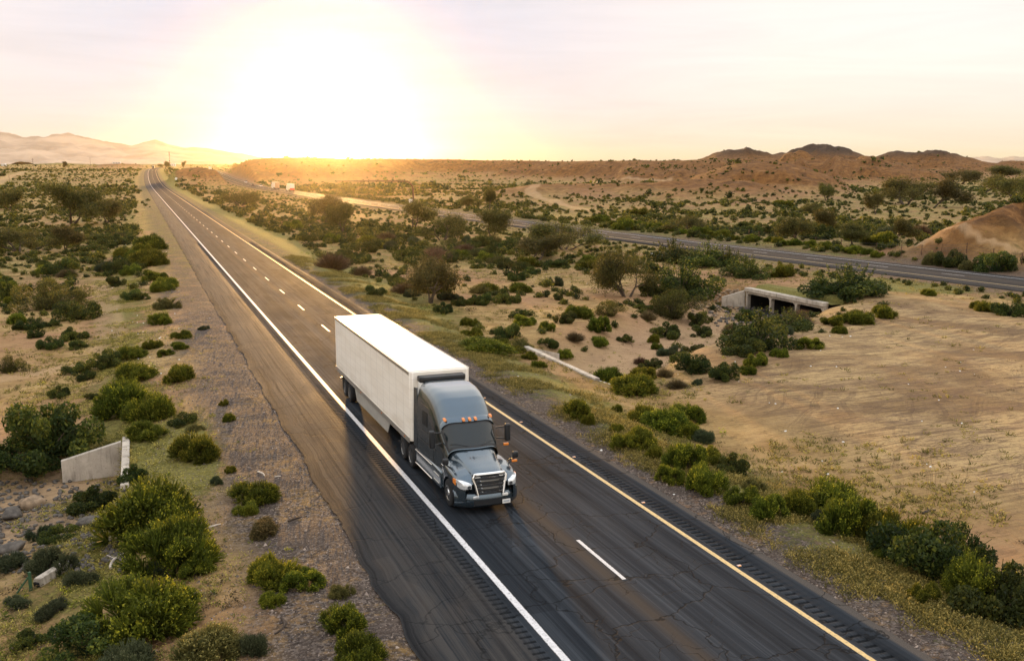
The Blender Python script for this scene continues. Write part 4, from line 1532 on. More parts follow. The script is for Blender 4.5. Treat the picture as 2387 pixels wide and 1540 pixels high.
        side(2.34, 3.2, lambda s: 1.92 + 0.0 * s, lambda s: min(2.62, 2.08 + (s - 2.3) * 1.1), 'side_window', m_glass)
        side(4.1, 4.75, 2.3, 2.85, 'sleeper_window', m_glass)
        side(3.26, 3.30, 1.0, 2.75, 'door_seam', m_black, 0.006)
        side(2.30, 2.33, 1.0, 1.9, 'door_seam', m_black, 0.006)
        side(3.05, 3.2, 1.62, 1.70, 'door_handle', m_chrome, 0.03)
        side(3.6, 5.4, 1.58, 1.63, 'trim_strip', m_chrome, 0.014)
        side(4.0, 4.9, 3.1, 3.13, 'trim_strip', m_chrome, 0.014)
        side(3.4, 4.9, 2.04, 2.07, 'trim_strip', m_chrome, 0.014)
        # side extender behind the sleeper
        MB().hexa([(k * 1.17, 5.52, 1.1), (k * 1.21, 5.52, 1.1), (k * 1.24, 5.98, 1.1), (k * 1.2, 5.98, 1.1), (k * 1.15, 5.52, 3.6), (k * 1.19, 5.52, 3.6), (k * 1.22, 5.9, 3.55), (k * 1.18, 5.9, 3.55)]).build('side_extender', m_body, root, bevel=0.01)
        # chassis skirt with steps and fuel tank
        MB().prism([(2.22, 0.36), (5.9, 0.34), (5.9, 1.02), (3.3, 1.06), (2.22, 1.04)], 'x', min(k * 0.9, k * 1.21), max(k * 0.9, k * 1.21)).build('chassis_fairing', m_body, root, bevel=0.06, seg=3)
        for z in (0.5, 0.78):
            MB().box(min(k * 1.0, k * 1.225), max(k * 1.0, k * 1.225), 2.45, 3.15, z, z + 0.05).build('step', m_alu, root, bevel=0.008)
        MB().tube([(k * 1.213, 3.4, 0.98), (k * 1.213, 5.8, 0.95)], 0.018, 6).build('trim_strip', m_chrome, root)
        MB().tube([(k * 1.213, 3.4, 0.42), (k * 1.213, 5.8, 0.40)], 0.022, 6).build('trim_strip', m_chrome, root)
    # hood
    hc = np.array([(0.16, 0.60, 1.42), (0.22, 0.64, 1.50), (0.4, 0.69, 1.57), (0.8, 0.75, 1.68), (1.3, 0.83, 1.79), (1.75, 0.92, 1.88), (2.1, 0.98, 1.96)])
    rows = []
    for s in np.concatenate([[0.16, 0.18, 0.22, 0.3], np.linspace(0.4, 2.1, 14)]):
        w, zt = np.interp(s, hc[:, 0], hc[:, 1]), np.interp(s, hc[:, 0], hc[:, 2])
        row = []
        for t in even(4.76):
            cs, sn = math.cos(t), math.sin(t)
            x = w * math.copysign(abs(cs) ** 0.42, cs)
            z = 0.8 + (zt - 0.8) * abs(sn) ** 0.42
            row.append((x, s - 0.34 * (1 - (x / w) ** 2) * np.clip((s - 1.3) / 0.8, 0, 1) - 0.06 * (1 - (x / w) ** 2) * np.clip((0.6 - s) / 0.4, 0, 1), z + 0.02 * (1 - (x / w) ** 2)))
        rows.append(row)
    MB().grid(rows).build('hood', m_body, root, smooth=True)
    MB().box(-0.5, 0.5, 0.3, 5.9, 0.45, 0.9).build('chassis', m_black, root)
    MB().box(-0.98, 0.98, 1.0, 2.3, 0.86, 1.3).build('engine_bay', m_black, root)
    MB().box(-0.42, 0.42, 5.9, 9.6, 0.62, 0.95).build('frame_rail', m_black, root)
    MB().prism([(-0.5, 6.5), (0.5, 6.5), (0.5, 7.6), (-0.5, 7.6)], 'z', 0.953, 1.1).build('fifth_wheel', m_black, root)
    # fenders
    fc = np.array([(0.10, 0.92, 1.10), (0.2, 1.04, 1.20), (0.45, 1.15, 1.34), (0.8, 1.20, 1.44), (1.3, 1.22, 1.52), (1.8, 1.20, 1.56), (2.2, 1.16, 1.58)])
    for k in (-1, 1):
        rows = []
        for s in np.linspace(0.10, 2.2, 50):
            o, zt = np.interp(s, fc[:, 0], fc[:, 1]), np.interp(s, fc[:, 0], fc[:, 2])
            q_ = 0.64 ** 2 - (s - 1.3) ** 2
            zb = 0.5 + math.sqrt(q_) if q_ > 0 else 0.5
            zb = min(max(zb, 0.5), zt - 0.2)
            inn = max(0.5, np.interp(s, hc[:, 0], hc[:, 1]) - 0.1)
            pts = [(inn, zt + 0.10), (o - 0.34, zt + 0.055), (o - 0.2, zt + 0.02), (o - 0.09, zt - 0.03), (o - 0.03, zt - 0.1), (o, zt - 0.2), (o + 0.004, (zt - 0.2 + zb) / 2), (o, zb), (o - 0.1, zb + 0.02), (o - 0.25, zb + 0.02)]
            rows.append([(k * x, s, z) for x, z in pts])
        MB().grid(rows).build('fender', m_body, root, smooth=True)
        MB().prism([(1.99, 1.28), (2.2, 1.28), (2.16, 1.4), (1.86, 1.4)], 'x', min(k * 1.19, k * 1.222), max(k * 1.19, k * 1.222)).build('side_vent', m_chrome, root, bevel=0.01)
        # head lamp: swept lens with amber corner
        lens = []
        for s, x0, x1, z0, z1 in ((0.085, 0.70, 0.90, 0.98, 1.13), (0.13, 0.72, 0.985, 0.97, 1.18), (0.24, 0.86, 1.075, 0.985, 1.23), (0.40, 1.02, 1.13, 1.02, 1.27), (0.60, 1.13, 1.175, 1.08, 1.26)):
            lens.append([(k * (x0 + (x1 - x0) * u), s - 0.035 + 0.02 * u, z0 + (z1 - z0) * v) for u, v in ((0, 0), (0.5, -0.03), (1, 0), (1.03, 0.5), (1, 1), (0.5, 1.05), (0, 1), (0, 0.5))])
        b = MB().grid(lens, closed=True)
        b.add(lens[0], [tuple(range(8))])
        hl = b.build('headlight', m_lamp, root, smooth=True)
        MB().hexa([(k * 1.12, 0.50, 1.05), (k * 1.185, 0.50, 1.05), (k * 1.205, 0.74, 1.10), (k * 1.15, 0.74, 1.10), (k * 1.12, 0.50, 1.27), (k * 1.18, 0.50, 1.27), (k * 1.20, 0.74, 1.26), (k * 1.15, 0.74, 1.26)]).build('turn_signal', m_amber, hl, bevel=0.01)
        MB().tube([(k * 0.8, 0.028, 1.06), (k * 0.8, 0.02, 1.06)], 0.07, 12).build('reflector', m_chrome, hl)
        wheel_at(root, k * 1.05, 1.3, 0.52, 0.31, k, m_chrome)
        for s in (6.35, 7.62):
            wheel_at(root, k * 1.0, s, 0.51, 0.56, k, m_chrome, dual=True)
        # main mirror on the door and mirror on the fender, each with an amber repeater below
        mm = MB().box(k * 1.52 - 0.11, k * 1.52 + 0.11, 2.2, 2.38, 1.98, 2.66).build('side_mirror', m_black, root, bevel=0.06, seg=3)
        MB().box(k * 1.52 - 0.09, k * 1.52 + 0.09, 2.383, 2.39, 2.04, 2.6).build('mirror_glass', m_chrome, mm)
        MB().tube([(k * 1.1, 2.42, 2.1), (k * 1.45, 2.34, 2.06)], 0.03, 6).tube([(k * 1.1, 2.44, 2.5), (k * 1.45, 2.34, 2.55)], 0.03, 6).build('bracket', m_black, mm)
        if k > 0:
            MB().box(k * 1.46 - 0.12, k * 1.46 + 0.09, 2.2, 2.29, 1.81, 1.91).build('turn_repeater', m_amber, mm, bevel=0.02)
        hm = MB().box(k * 1.37 - 0.12, k * 1.37 + 0.12, 0.98, 1.14, 1.66, 1.92).build('hood_mirror', m_black, root, bevel=0.07, seg=3)
        MB().tube([(k * 1.12, 1.1, 1.46), (k * 1.34, 1.06, 1.66)], 0.022, 6).tube([(k * 1.14, 1.3, 1.5), (k * 1.36, 1.08, 1.68)], 0.018, 6).build('bracket', m_black, hm)
        if k > 0:
            MB().box(k * 1.33 - 0.11, k * 1.33 + 0.1, 0.99, 1.07, 1.51, 1.60).build('turn_repeater', m_amber, hm, bevel=0.02)
    # grille
    gp = lambda w, z: (w, 0.02 + (z - 0.74) * 0.17 - 0.045 * (1 - (w / 0.66) ** 2), z)
    hw = lambda z: 0.50 + (z - 0.74) / 0.72 * 0.15
    rows = [[gp(hw(z) * u, z) for u in np.linspace(-1, 1, 13)] for z in np.linspace(0.74, 1.47, 9)]
    gr_ = MB().grid([[(x, y + 0.03, z) for x, y, z in r] for r in rows]).build('grille', m_black, root, smooth=True)
    loop = [gp(-hw(0.74), 0.74), gp(-hw(1.1), 1.1), gp(-hw(1.38), 1.38), gp(-hw(1.46) * 0.85, 1.47)] + [gp(hw(1.47) * u, 1.475) for u in np.linspace(-0.7, 0.7, 8)] + [gp(hw(1.46) * 0.85, 1.47), gp(hw(1.38), 1.38), gp(hw(1.1), 1.1), gp(hw(0.74), 0.74)]
    MB().tube(loop, 0.058, 8).build('grille_surround', m_chrome, gr_, smooth=True)
    for i, z in enumerate((0.84, 0.97, 1.10, 1.23, 1.36)):
        w = hw(z) - 0.04
        MB().grid([[(u * w, gp(u * w, z)[1] + dy, z + dz) for u in np.linspace(-1, 1, 13)] for dy, dz in ((0.02, -0.03), (-0.03, -0.018), (-0.03, 0.018), (0.02, 0.03))]).build('slat', m_chrome if i % 2 == 0 else m_alu, gr_, smooth=True)
        for sx in (-1, 1):
            x0, x1 = sorted((sx * w * 0.62, sx * w * 0.97))
            MB().grid([[(u, gp(u, z)[1] + dy, z + dz) for u in np.linspace(x0, x1, 6)] for dy, dz in ((-0.02, -0.035), (-0.05, -0.02), (-0.05, 0.02), (-0.02, 0.035))]).build('slat_end', m_chrome, gr_, smooth=True)
    # bumper
    rows = []
    for w in np.linspace(-1.22, 1.22, 41):
        s = 0.52 * abs(w / 1.22) ** 3.2
        rows.append([(w, s + a_, z) for a_, z in ((0.30, 0.24), (0.08, 0.25), (-0.01, 0.33), (-0.03, 0.5), (-0.02, 0.66), (0.05, 0.76), (0.25, 0.8))])
    bp = MB().grid(rows).build('bumper', m_body, root, smooth=True)
    MB().grid([[(w, 0.52 * abs(w / 1.22) ** 3.2 - 0.036, z) for z in (0.36, 0.46, 0.56)] for w in np.linspace(-0.62, 0.62, 15)]).build('lower_intake', m_black, bp, smooth=True)
    for k in (-1, 1):
        w = k * 0.56
        MB().box(w - 0.11, w + 0.11, -0.06, 0.02, 0.63, 0.73).build('fog_light', m_lamp if k < 0 else m_white, bp, bevel=0.02)
        MB().box(k * 0.93 - 0.07, k * 0.93 + 0.07, 0.15, 0.2, 0.5, 0.6).build('fog_light', m_glass, bp, bevel=0.02)
    MB().box(0.44, 0.75, -0.065, -0.045, 0.34, 0.5).build('licence_plate', m_white, bp, bevel=0.01)
    MB().box(0.48, 0.71, -0.068, -0.0655, 0.40, 0.455).build('plate_lettering', simple('plate ink', (0.35, 0.38, 0.42), 0.6), bp)
    # exhaust air and deck plate behind the cab
    MB().box(-0.9, 0.9, 5.66, 6.0, 0.953, 1.0).build('deck_plate', m_alu, root)
    return root


lorry()


# ------------------------------------------------------------------ traffic on the far carriageway and on the crest
def box_truck(pos, rz, side_mat, rear_mat, low_mat, label, L=9.0, Hh=4.1):
    r = tag(empty('box_truck', pos, rz), label, 'truck', 'traffic on the far carriageway')
    b = MB().box(-1.27, 1.27, 0.0, L, 1.15, Hh).build('cargo_box', side_mat, r, bevel=0.05)
    MB().box(-1.2, 1.2, -0.05, -0.003, 1.75 if low_mat is not rear_mat else 1.2, Hh - 0.08).build('rear_door', rear_mat, r)
    MB().box(-1.2, 1.2, -0.06, -0.003, 0.75, 1.745 if low_mat is not rear_mat else 1.1).build('rear_panel', low_mat, r)
    MB().box(-1.25, 1.25, -0.04, 0.1, 0.5, 0.7).build('bumper', m_black, r)
    for k in (-1, 1):
        MB().box(k * 0.95 - 0.16, k * 0.95 + 0.16, -0.075, -0.063, 0.82, 0.98).build('tail_light', m_red, r)
    MB().prism([(L + 0.3, 0.6), (L + 3.6, 0.6), (L + 3.6, 1.5), (L + 2.9, 1.7), (L + 2.5, 2.9), (L + 0.3, 3.1)], 'x', -1.15, 1.15).build('cab', m_white, r, bevel=0.08)
    MB().box(-0.45, 0.45, 0.2, L + 2.6, 0.6, 1.147).build('chassis', m_black, r)
    for y in (1.4, 2.7, L + 2.4):
        for k in (-1, 1):
            MB().lathe([(-0.15, 0.02), (-0.15, 0.5), (0.15, 0.5), (0.15, 0.02)], (k * 1.05, y, 0.5), 18).build('wheel', m_tyre, r, smooth=True)
    return r


m_red = simple('red lamp', (0.55, 0.03, 0.02), 0.4)
m_redp = simple('red paint', (0.45, 0.06, 0.03), 0.5)
m_cream = simple('cream panel', (0.72, 0.64, 0.50), 0.5)
m_ochre = simple('tan panel', (0.42, 0.28, 0.16), 0.6)


def far_lane(xd, yd, off):
    q = on_profile(xd, yd, far_zy)
    y = q[1]
    dx = float(far_x(y + 5) - far_x(y - 5)) / 10
    return (float(far_x(y)) + off, y, float(far_zy(y)) - 0.02), -math.atan(dx)


p, a = far_lane(667, 447.0, 1.8)
box_truck(p, a, m_cream, m_white, m_redp, 'white box truck with red lower rear, the nearest on the far carriageway')
p, a = far_lane(637, 442.0, 1.8)
box_truck(p, a, m_cream, m_ochre, m_ochre, 'cream box truck with a tan rear, ahead of the red backed truck', 13.0)
p, a = far_lane(483, 397, 1.8)
box_truck(p, a, m_white, m_cream, m_cream, 'small looking white truck far off where the far carriageway tops the rise', 13.0)


def car(pos, rz, mat, label, tall=False):
    r = tag(empty('car', pos, rz), label, 'car', 'traffic on the far carriageway')
    h = 1.75 if tall else 1.45
    MB().prism([(0, 0.35), (4.6, 0.35), (4.65, 0.7), (3.6, 0.98), (2.9, 1.0), (0.1, 1.02), (-0.05, 0.7)], 'x', -0.92, 0.92).build('body', mat, r, bevel=0.1, seg=3)
    MB().hexa([(-0.82, 0.15, 0.98), (0.82, 0.15, 0.98), (0.82, 3.5, 0.98), (-0.82, 3.5, 0.98), (-0.68, 0.6, h), (0.68, 0.6, h), (0.68, 2.5, h), (-0.68, 2.5, h)]).build('cabin', m_glass, r, bevel=0.08)
    MB().hexa([(-0.69, 0.58, h - 0.05), (0.69, 0.58, h - 0.05), (0.69, 2.5, h - 0.05), (-0.69, 2.5, h - 0.05), (-0.62, 0.68, h + 0.03), (0.62, 0.68, h + 0.03), (0.62, 2.4, h + 0.03), (-0.62, 2.4, h + 0.03)]).build('roof', mat, r, bevel=0.02)
    for y in (0.85, 3.75):
        for k in (-1, 1):
            MB().lathe([(-0.11, 0.02), (-0.11, 0.34), (0.11, 0.34), (0.11, 0.02)], (k * 0.84, y, 0.34), 16).build('wheel', m_tyre, r, smooth=True)
    for k in (-1, 1):
        MB().box(k * 0.7 - 0.14, k * 0.7 + 0.14, -0.07, -0.02, 0.72, 0.86).build('tail_light', m_red, r)
    return r


p, a = far_lane(603, 435.8, 1.8)
car(p, a, m_white, 'white car just behind a dark car on the far carriageway', True)
p, a = far_lane(595, 434.6, -1.8)
car(p, a, m_black, 'dark car in the inner lane beside a white car on the far carriageway')
p, a = far_lane(573, 427.0, 1.8)
car(p, a, m_white, 'lone small white car farther up the far carriageway', True)


def oncoming(xd, off, yw, label, mat):
    y = yw
    pos = (float(main_x(y)) + off, y, float(main_z(y)) - 0.02)
    r = tag(empty('semi_truck', pos, -0.03), label, 'semi truck')
    MB().box(-1.3, 1.3, 3.6, 17, 1.1, 4.1).build('trailer', m_white, r, bevel=0.05)
    MB().prism([(0, 0.5), (3.4, 0.5), (3.4, 3.9), (2.2, 3.4), (1.6, 2.7), (1.2, 1.8), (0.05, 1.5)], 'x', -1.15, 1.15).build('cab', mat, r, bevel=0.08)
    MB().hexa([(-1.0, 1.16, 1.85), (1.0, 1.16, 1.85), (1.0, 1.3, 1.85), (-1.0, 1.3, 1.85), (-1.0, 1.55, 2.65), (1.0, 1.55, 2.65), (1.0, 1.7, 2.65), (-1.0, 1.7, 2.65)]).build('windscreen', m_glass, r)
    for y_ in (1.1, 5, 6.3, 14.5, 15.8):
        for k in (-1, 1):
            MB().lathe([(-0.2, 0.02), (-0.2, 0.5), (0.2, 0.5), (0.2, 0.02)], (k * 1.05, y_, 0.5), 14).build('wheel', m_tyre, r, smooth=True)
    return r


oncoming(345, -1.9, 1430, 'tiny dark fronted truck coming over the crest of the near road', m_black)

# ------------------------------------------------------------------ vegetation: meshes
def rot_to(d, rng):
    """two unit vectors across each direction in d (n,3)"""
    r = rng.normal(size=d.shape)
    a = np.cross(d, r)
    a /= np.linalg.norm(a, axis=1, keepdims=True) + 1e-9
    return a, np.cross(d, a)


def quads(p0, p1, w0, w1, rng):
    """tapering blades from p0 to p1"""
    d = p1 - p0
    d = d / (np.linalg.norm(d, axis=1, keepdims=True) + 1e-9)
    a, _ = rot_to(d, rng)
    w0, w1 = w0[:, None], w1[:, None]
    return np.stack([p0 - a * w0, p0 + a * w0, p1 + a * w1, p1 - a * w1], 1)


def leaves(c, size, rng, up=0.3):
    n = rng.normal(size=c.shape)
    n[:, 2] += up
    n /= np.linalg.norm(n, axis=1, keepdims=True)
    a, b = rot_to(n, rng)
    s = size[:, None]
    return np.stack([c - a * s * 0.5 - b * s, c + a * s * 0.5 - b * s * 0.8, c + a * s * 0.45 + b * s, c - a * s * 0.5 + b * s * 0.85], 1)


def mesh_from_quads(name, Q, tone, mat, norm=False):
    n = len(Q)
    if norm:                                        # radius 1, height 1
        c = Q.mean(1)
        q = Q - np.array([np.median(c[:, 0]), np.median(c[:, 1]), 0])
        rr = np.percentile(np.hypot(q[..., 0], q[..., 1]), 97)
        Q = q / np.array([rr, rr, np.percentile(q[..., 2], 99.5)])
    F = np.arange(n * 4).reshape(n, 4)
    return np_mesh(name, Q.reshape(-1, 3), F, mat, False, {'tone': np.repeat(tone, 4)})


def foliage_material(name, dark, mid, tip, transl=0.35):
    m, nt, out = newmat(name)
    N = NT(nt)
    t = N.n('Attribute', attribute_name='tone').outputs['Fac']
    oi = N.n('ObjectInfo').outputs['Random']
    rp = N.n('ValToRGB')
    e = rp.color_ramp.elements
    e[0].color = (*dark, 1)
    e[1].color = (*tip, 1)
    x = e.new(0.55)
    x.color = (*mid, 1)
    N.l(t, rp.inputs[0])
    hs = N.n('HueSaturation')
    N.l(N.math('ADD', 0.475, N.math('MULTIPLY', oi, 0.05)), hs.inputs['Hue'])
    N.l(N.math('ADD', 0.75, N.math('MULTIPLY', N.math('FRACT', N.math('MULTIPLY', oi, 7.3)), 0.5)), hs.inputs['Value'])
    N.l(rp.outputs[0], hs.inputs['Color'])
    d = N.n('BsdfPrincipled')
    N.l(hs.outputs[0], d.inputs['Base Color'])
    d.inputs['Roughness'].default_value = 0.65
    d.inputs['Specular IOR Level'].default_value = 0.25
    tr = N.n('BsdfTranslucent')
    N.l(N.mix(0.5, hs.outputs[0], (0.30, 0.30, 0.04), 'MULTIPLY') if False else hs.outputs[0], tr.inputs['Color'])
    ms_ = N.n('MixShader')
    ms_.inputs[0].default_value = transl
    N.l(d.outputs[0], ms_.inputs[1])
    N.l(tr.outputs[0], ms_.inputs[2])
    N.l(ms_.outputs[0], out.inputs[0])
    return m


F_BROOM = foliage_material('rabbitbrush foliage', (0.020, 0.032, 0.005), (0.130, 0.145, 0.014), (0.58, 0.50, 0.04), 0.52)
F_DARK = foliage_material('dark leafy foliage', (0.009, 0.020, 0.007), (0.056, 0.074, 0.014), (0.24, 0.225, 0.03), 0.48)
F_GREY = foliage_material('grey green foliage', (0.03, 0.04, 0.02), (0.065, 0.08, 0.035), (0.16, 0.16, 0.07))
F_TREE = foliage_material('thin desert tree foliage', (0.020, 0.023, 0.007), (0.085, 0.080, 0.018), (0.25, 0.20, 0.04), 0.48)
F_DRY = foliage_material('dry brown twigs', (0.045, 0.028, 0.014), (0.10, 0.062, 0.028), (0.20, 0.13, 0.06), 0.2)
F_GOLD = foliage_material('flowering gold foliage', (0.05, 0.055, 0.02), (0.16, 0.13, 0.04), (0.40, 0.29, 0.09), 0.3)
F_WEED = foliage_material('weeds', (0.06, 0.07, 0.015), (0.18, 0.17, 0.035), (0.50, 0.43, 0.10), 0.35)
m_bark = simple('bark', (0.10, 0.075, 0.055), 0.9, var=0.3, nscale=6, spec=0.1)


def broom(seed, n=4600, w=0.012, lobes=(5, 9)):
    """rounded bush: domed clumps of fine upright stems with small leaves at the tips, radius 1"""
    rng = np.random.default_rng(seed)
    k = rng.integers(*lobes)
    a = rng.uniform(0, 6.28, k)
    rr = np.sqrt(rng.uniform(0.02, 0.36, k))
    cen = np.column_stack([np.cos(a) * rr, np.sin(a) * rr, np.zeros(k)])
    rad = rng.uniform(0.36, 0.56, k)
    hgt = rng.uniform(0.62, 0.85, k) * (1.05 - 0.5 * rr)
    R3 = np.column_stack([rad, rad, hgt])
    # rounded tufts over every dome
    nt_ = 16
    tt = rng.uniform(0, 6.28, (k, nt_))
    tz = rng.uniform(0.12, 0.98, (k, nt_))
    ts = np.sqrt(1 - tz ** 2)
    td = np.stack([np.cos(tt) * ts, np.sin(tt) * ts, tz], -1)
    tr = rng.uniform(0.16, 0.27, (k, nt_))
    li = rng.choice(k, n, p=rad ** 2 / (rad ** 2).sum())
    tj = rng.integers(0, nt_, n)
    tc = cen[li] + td[li, tj] * R3[li] * 0.82
    d = rng.normal(size=(n, 3))
    d /= np.linalg.norm(d, axis=1, keepdims=True)
    out = td[li, tj] + np.array([0, 0, 0.5])
    d = np.where((d * out).sum(1, keepdims=True) < -0.15, -d, d)
    tip = tc + d * (tr[li, tj] * rng.uniform(0.75, 1.0, n))[:, None]
    tip[:, 2] = np.maximum(tip[:, 2], 0.02)
    root = tc * 0.86 + (tip - tc) * 0.1 + rng.normal(0, 0.02, (n, 3))
    root[:, 2] = np.maximum(root[:, 2] - 0.05, 0.0)
    Q = quads(root, tip, np.full(n, w * 1.2), np.full(n, w * 0.6), rng)
    m = int(n * 1.3)
    ii = rng.integers(0, n, m)
    lc = tip[ii] + rng.normal(0, 0.016, (m, 3))
    Q2 = leaves(lc, rng.uniform(0.010, 0.022, m), rng, 0.5)
    clump = rng.random((k, nt_))[li, tj]
    tone = np.clip(rng.beta(2, 3.6, n) * 0.6 + clump * 0.2, 0, 1)
    tone2 = np.clip(rng.beta(2.2, 2.2, m) * 0.6 + clump[ii] * 0.42, 0, 1)
    return np.concatenate([Q, Q2]), np.concatenate([tone, tone2])


def leafy(seed, n=7500, sz=(0.016, 0.038), k=(16, 26), flat=0.75, core=0.25):
    """irregular leafy bush, radius 1"""
    rng = np.random.default_rng(seed)
    k = rng.integers(*k)
    a = rng.uniform(0, 2 * np.pi, k)
    rr = rng.uniform(0.1, 0.8, k) ** 0.8
    cen = np.column_stack([np.cos(a) * rr, np.sin(a) * rr, rng.uniform(0.12, 0.95, k) * flat * (1.05 - 0.55 * rr)])
    rad = rng.uniform(0.13, 0.3, k)
    li = rng.choice(k, n, p=rad ** 2 / (rad ** 2).sum())
    d = rng.normal(size=(n, 3))
    d /= np.linalg.norm(d, axis=1, keepdims=True)
    c = cen[li] + d * (rad[li] * rng.uniform(0.35, 1.08, n) ** 0.5)[:, None] * np.array([1, 1, 0.8])
    c[:, 2] = np.maximum(c[:, 2], 0.015)
    Q = leaves(c, rng.uniform(*sz, n), rng, 0.4)
    tone = np.clip(rng.beta(2, 2.6, n) * 0.7 + rng.random(k)[li] * 0.35, 0, 1)
    # stems
    ns = 90
    tipi = rng.integers(0, k, ns)
    tip = cen[tipi] + rng.normal(0, 0.12, (ns, 3)) + np.array([0, 0, 0.08])
    root = np.column_stack([rng.normal(0, 0.1, ns), rng.normal(0, 0.1, ns), np.zeros(ns)])
    Q2 = quads(root, tip, np.full(ns, 0.012), np.full(ns, 0.005), rng)
    return np.concatenate([Q, Q2]), np.concatenate([tone, np.full(ns, 0.15)])


def twiggy(seed, n=2600):
    rng = np.random.default_rng(seed)
    th = rng.uniform(0, 2 * np.pi, n)
    cz = rng.uniform(0.12, 1, n)
    s = np.sqrt(1 - cz ** 2)
    d = np.column_stack([np.cos(th) * s, np.sin(th) * s, cz])
    R_ = rng.uniform(0.5, 1.0, n) * (0.75 + 0.35 * vnoise(th * 2.5, cz * 4, seed))
    p1 = d * R_[:, None] * np.array([1, 1, 0.95])
    p0 = p1 * rng.uniform(0.3, 0.75, n)[:, None] + rng.normal(0, 0.05, (n, 3))
    p0[:, 2] = np.maximum(p0[:, 2], 0)
    Q = quads(p0, p1, np.full(n, 0.008), np.full(n, 0.004), rng)
    return Q, np.clip(rng.beta(2, 2, n), 0, 1)


def tree_parts(seed, n=7500, spread=1.0, bare=False):
    """many-stemmed desert tree, height 1, crown radius about 0.55"""
    rng = np.random.default_rng(seed)
    V, tips = [], []
    mb = MB()

    def limb(p, d, ln, r, lev):
        pts, rad = [p], [r]
        q = p.copy()
        for i in range(4):
            d = d + rng.normal(0, 0.16, 3) + np.array([0, 0, 0.03])
            d = d / np.linalg.norm(d)
            q = q + d * ln / 4
            pts.append(q.copy())
            rad.append(r * (1 - 0.16 * (i + 1)))
        mb.tube([tuple(x) for x in pts], rad, 5 if lev else 6)
        if lev >= 2:
            tips.append((pts[1], q))
        if lev >= 3:
            return
        for i in range(rng.integers(2, 4)):
            e = d + rng.normal(0, 0.52, 3)
            e[2] = abs(e[2]) * 0.7 + 0.12
            limb(q if i else pts[3], e / np.linalg.norm(e), ln * rng.uniform(0.6, 0.85), r * 0.55, lev + 1)
    for i in range(rng.integers(2, 5)):
        a = rng.uniform(0, 6.28)
        t = rng.uniform(0.2, 0.6) * spread
        d = np.array([math.cos(a) * t, math.sin(a) * t, 1.0])
        limb(np.array([math.cos(a) * 0.02, math.sin(a) * 0.02, -0.05]), d / np.linalg.norm(d), 0.34, 0.026, 0)
    T = np.array([t[1] for t in tips])
    M = np.array([t[0] for t in tips])
    zmax = T[:, 2].max() * 1.02
    if bare:
        n = 1400
    li = rng.integers(0, len(T), n)
    f = rng.random(n)[:, None]
    c = M[li] * (1 - f) + T[li] * f + rng.normal(0, 0.075, (n, 3)) * np.array([1, 1, 0.9])
    d = rng.normal(size=(n, 3)) + np.array([0, 0, 0.4])
    d /= np.linalg.norm(d, axis=1, keepdims=True)
    ln = rng.uniform(0.02, 0.05, n)
    Q = quads(c, c + d * ln[:, None], np.full(n, 0.0055), np.full(n, 0.003), rng)
    Q2 = leaves(c[: n // 2] + rng.normal(0, 0.02, (n // 2, 3)), rng.uniform(0.007, 0.016, n // 2), rng)
    Q = np.concatenate([Q, Q2]) / zmax
    tone = np.clip(np.concatenate([rng.beta(2, 2.5, n), rng.beta(2, 2, n // 2)]) * 0.75 + np.concatenate([rng.random(len(T))[li], rng.random(n // 2)]) * 0.25, 0, 1)
    mb.v = [tuple(np.array(v) / zmax) for v in mb.v]
    return Q, tone, mb


BROOM = [mesh_from_quads('shrub', *broom(10 + i, 5200, 0.012, lb), F_BROOM, True) for i, lb in enumerate(((5, 8), (7, 11), (3, 5), (6, 9), (8, 12), (2, 4)))]
DARK = [mesh_from_quads('shrub', *leafy(30 + i), F_DARK, True) for i in range(5)]
GREY = [mesh_from_quads('shrub', *broom(50 + i, 3400, 0.012, (4, 8)), F_GREY, True) for i in range(3)]
GOLD = [mesh_from_quads('shrub', *broom(60 + i, 4200, 0.011, (4, 8)), F_GOLD, True) for i in range(2)]
DRY = [mesh_from_quads('shrub', *twiggy(70 + i), F_DRY, True) for i in range(3)]
FINE = [mesh_from_quads('shrub', *leafy(80 + i, 11000, (0.010, 0.022), (30, 44), 0.85), F_TREE, True) for i in range(3)]
STALK = []
for i in range(3):
    rng_ = np.random.default_rng(90 + i)
    Q, t = leafy(90 + i, 5200, (0.02, 0.04), (18, 26), 0.7)
    ns = 60
    a = rng_.uniform(0, 6.28, ns)
    rr = rng_.uniform(0, 0.75, ns)
    p0 = np.column_stack([np.cos(a) * rr * 0.5, np.sin(a) * rr * 0.5, np.full(ns, 0.2)])
    p1 = np.column_stack([np.cos(a) * rr, np.sin(a) * rr, rng_.uniform(0.7, 1.15, ns) * (1.1 - 0.35 * rr)])
    Q2 = quads(p0, p1, np.full(ns, 0.008), np.full(ns, 0.004), rng_)
    f = rng_.uniform(0.5, 1.0, (ns, 14, 1))
    c = (p0[:, None] * (1 - f) + p1[:, None] * f).reshape(-1, 3) + rng_.normal(0, 0.018, (ns * 14, 3))
    Q3 = leaves(c, rng_.uniform(0.016, 0.032, len(c)), rng_)
    STALK.append(mesh_from_quads('shrub', np.concatenate([Q, Q2, Q3]), np.concatenate([t, np.full(ns, 0.3), rng_.random(len(c))]), F_DARK, True))
TREE = []
for i in range(6):
    Q, t, mb = tree_parts(200 + i * 3, 7500, 1.0 if i < 4 else 1.5)
    TREE.append((mesh_from_quads('crown', Q, t, F_TREE), mb))
BARE = []
for i in range(2):
    Q, t, mb = tree_parts(240 + i, 2600, 1.2, True)
    BARE.append((mesh_from_quads('crown', Q, t, F_DRY), mb))
KIND = {'b': BROOM, 'd': DARK, 'g': GREY, 'o': GOLD, 'y': DRY, 'f': FINE, 's': STALK}
STEM = {}


